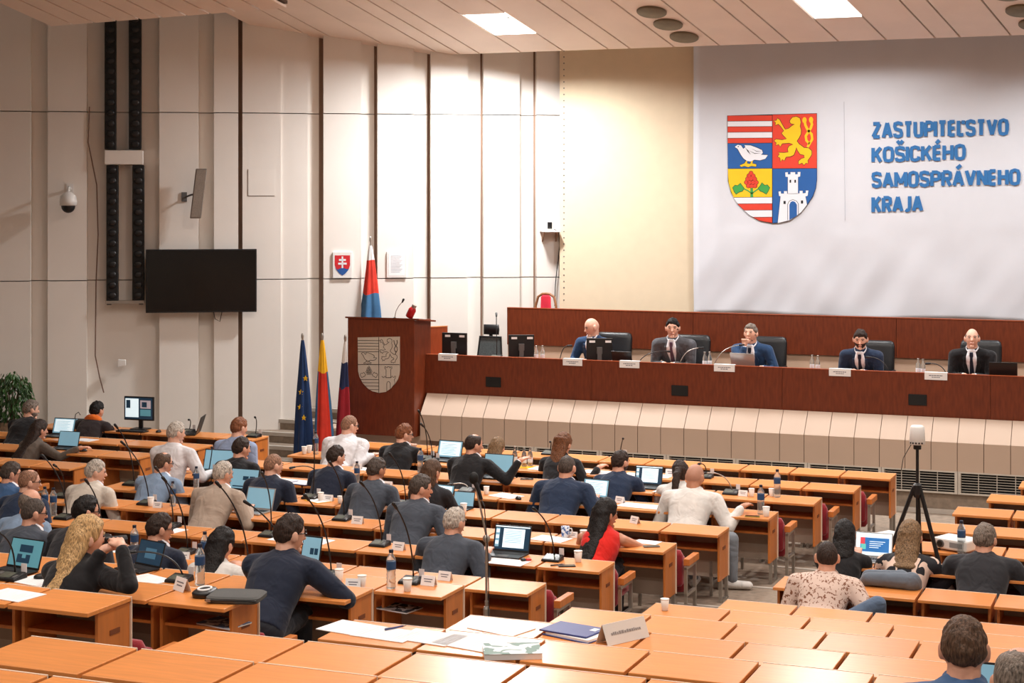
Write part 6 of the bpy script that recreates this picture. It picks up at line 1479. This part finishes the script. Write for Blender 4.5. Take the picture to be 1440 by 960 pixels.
a = MB(); a.prism([(-.20, -.05, zb0), (.20, -.05, zb0), (.165, -.1, zb1), (-.165, -.1, zb1)], (0, -.012, 0)); b = a.build('back_mesh', MESH, t); a = MB(); a.tube([(-.20, -.05, zb0), (-.165, -.1, zb1), (.165, -.1, zb1), (.20, -.05, zb0), (-.20, -.05, zb0)], .016, None, 8); a.tube([(0, -.07, zb0), (0, -.12, zb1)], .012); a.build('back_frame', BLACK, t)
a = MB(); a.loft([((0, -.13 + .0, zh0), (.12, 0, 0), (0, .025, 0)), ((0, -.14, (zh0 + zh1) / 2), (.125, 0, 0), (0, .03, 0)), ((0, -.13, zh1), (.12, 0, 0), (0, .025, 0))], None, 18, 3); a.build('headrest', BLACK, t, smooth=True); a = MB(); a.box((-.025, -.13, zb1 - .03), (.025, -.11, zh0 + .03)); a.build('headrest_post', BLACK, t)
a = MB(); a.loft([((0, .2, .44), (.24, 0, 0), (0, .24, 0)), ((0, .2, .50), (.24, 0, 0), (0, .24, 0))], None, 22, 4); a.build('seat', BLACK, t); a = MB(); a.tube([(0, .17, .08), (0, .17, .44)], .03); a.build('column', BLACK, t); a = MB()
for k in range(5): q = k * 1.2566; a.tube([(0, .17, .08), (.28 * math.cos(q), .17 + .28 * math.sin(q), .03)], .02, None, 6)
a.build('star_base', BLACK, t)
Y = 24.05; p = at_y(767, 430, Y); t = thing('chair', 'red upholstered chair with rounded wooden frame behind the dark panel', 'chair', (p.x, Y, RZ), math.radians(180)); zt3 = at_y(767, 412, Y).z - RZ; WOODC = mat('chair_wood', (150, 98, 62), .45, var=.1)
a = MB(); a.tube([(-.16, 0, .45), (-.165, -.02, zt3 - .2), (-.13, -.03, zt3 - .06), (-.06, -.03, zt3 - .015), (0, -.03, zt3 - .01), (.06, -.03, zt3 - .015), (.13, -.03, zt3 - .06), (.165, -.02, zt3 - .2), (.16, 0, .45)], .02, None, 8); a.build('back_frame', WOODC, t, smooth=True)
a = MB(); a.loft([((0, 0, .6), (.10, 0, 0), (0, .02, 0)), ((0, -.01, .8), (.10, 0, 0), (0, .022, 0)), ((0, -.02, zt3 - .06), (.08, 0, 0), (0, .02, 0)), ((0, -.02, zt3 - .03), (.05, 0, 0), (0, .015, 0))], None, 18, 3); a.build('back_pad', mat('chair_red', (206, 30, 56), .8), t, smooth=True)
a = MB(); a.loft([((0, .15, .44), (.2, 0, 0), (0, .2, 0)), ((0, .15, .5), (.2, 0, 0), (0, .2, 0))], None, 20, 4); a.build('seat', mat('chair_red', (206, 30, 56), .8), t)
for x, y in ((-.17, .32), (.17, .32), (-.16, -.02), (.16, -.02)): a = MB(); a.tube([(x, y, 0), (x, y, .46)], .018); a.build('leg', WOODC, t)
# ---- plant by the left wall
pp = at_d(17, 600, 24.25); t = thing('potted_plant', 'leafy green potted plant by the wall at the far left', 'plant', (pp.x, pp.y, 0)); zt4 = at_d(20, 517, 24.25).z
a = MB(); a.lathe([(.15, 0), (.17, .02), (.21, .4), (.2, .72), (.18, .72), (.18, .68), (0, .68)], n=22); a.build('pot', mat('pot_wicker', (150, 122, 96), .85, var=.2, vscale=30), t, smooth=True)
a = MB()
for k in range(7): q = k * .9; a.tube([(0, 0, .66), (.05 * math.cos(q), .05 * math.sin(q), .95), (.16 * math.cos(q), .14 * math.sin(q), zt4 - .15)], .009, None, 6)
a.build('stems', mat('stem_brown', (96, 82, 60), .8), t)
LEAF = mat('leaf_green', (62, 104, 44), .45, rgb2=(34, 66, 26), vscale=5, rnd=0); a = MB(); rr = random.Random(3)
for k in range(900):
    th = rr.uniform(0, 6.283); ph = math.acos(rr.uniform(-.75, 1)); q = rr.uniform(.6, 1.0)
    c = Vector((.36 * q * math.sin(ph) * math.cos(th), .22 * q * math.sin(ph) * math.sin(th), .98 + (zt4 - 1.0) * q * math.cos(ph)))
    dn = Vector((math.cos(th) * .5, math.sin(th) * .5, -1 + rr.uniform(-.3, .5))).normalized(); sd = dn.cross(Vector((rr.uniform(-1, 1), rr.uniform(-1, 1), .3))).normalized(); L2 = rr.uniform(.06, .11); n_ = dn.cross(sd) * .008
    a.add([c, c + dn * L2 * .4 + sd * .02 + n_, c + dn * L2, c + dn * L2 * .4 - sd * .02 + n_], [(0, 1, 2), (0, 2, 3)], LEAF)
a.build('foliage', LEAF, t)
# small box on the left rear table
t = thing('desk_phone', 'dark sloping desk phone with small lit screen left of the monitor', 'phone', spot(1, 108, .4), .1); a = MB(); a.prism([(-.13, -.08, 0), (-.13, .1, 0), (-.13, .1, .10), (-.13, -.08, .03)], (.26, 0, 0)); a.build('body', BLACK, t, bevel=.006); a = MB(); a.add([(-.08, .0, .073), (-.02, .0, .073), (-.02, .06, .0965), (-.08, .06, .0965)], [(0, 1, 2, 3)], SC_BLUE); a.build('display', None, t); a = MB(); a.tube([(-.06, .05, .1), (-.06, .07, .16), (-.02, .08, .19), (.01, .08, .15)], .006); a.build('gooseneck', BLACK, t)
# ================================================================ LIGHT AND CAMERA
def area(name, loc, rot_, size, power, col=(1, .93, .86), spread=180, sy=None):
    l = bpy.data.lights.new(name, 'AREA'); l.energy = power; l.color = col; l.size = size; l.spread = math.radians(spread)
    if sy: l.shape = 'RECTANGLE'; l.size_y = sy
    o = bpy.data.objects.new(name, l); C.objects.link(o); o.location = loc; o.rotation_euler = rot_
    return o
for (a0, a1, t0, t1), pw in zip(LAMPS, (450, 190)):
    m = (a0 + a1) / 2 - GD * ((t0 + t1) / 2) + Vector((0, 0, .07))
    area('stage_lamp_light', m, (-math.atan(SL), 0, 0), .5, pw, (.97, .985, 1), spread=175)
# the same lamps further along the ceiling and over the hall, outside the picture
for x in (-1.0, 3.2):
    p = edge_pt(x) - GD * 1.2; area('hall_lamp', p + Vector((0, 0, -.05)), (0, 0, 0), .7, 130, (.97, .985, 1), spread=140)
for y, z in ((17, 7.4), (12.5, 8.4), (7.5, 8.6), (2, 8.6)):
    for x in (-12, -7.5, -3, 1.5):
        area('hall_lamp', (x, y, z), (0, 0, 0), .8, 120 if x > -10 else 24, (1, .93, .87), spread=150)
wd = bpy.data.worlds.new('World'); bpy.context.scene.world = wd; wd.use_nodes = True
wd.node_tree.nodes['Background'].inputs[0].default_value = (1, .9, .82, 1); wd.node_tree.nodes['Background'].inputs[1].default_value = .10
cam = bpy.data.cameras.new('Camera'); co_ = bpy.data.objects.new('Camera', cam); C.objects.link(co_)
co_.location = (0, 0, CZ); co_.rotation_euler = (math.pi / 2, 0, A)
cam.sensor_width = 36; cam.lens = 36 * F / 1440; cam.shift_y = -(480 - PY0) / 1440; cam.clip_start = .1; cam.clip_end = 200
sc = bpy.context.scene; sc.camera = co_
sc.view_settings.view_transform = 'Standard'; sc.view_settings.look = 'None'; sc.view_settings.gamma = 1; sc.view_settings.use_curve_mapping = False
sc.view_settings.exposure = 0.0
sc.cycles.use_denoising = True; sc.cycles.max_bounces = 6; sc.cycles.diffuse_bounces = 4; sc.cycles.transparent_max_bounces = 8
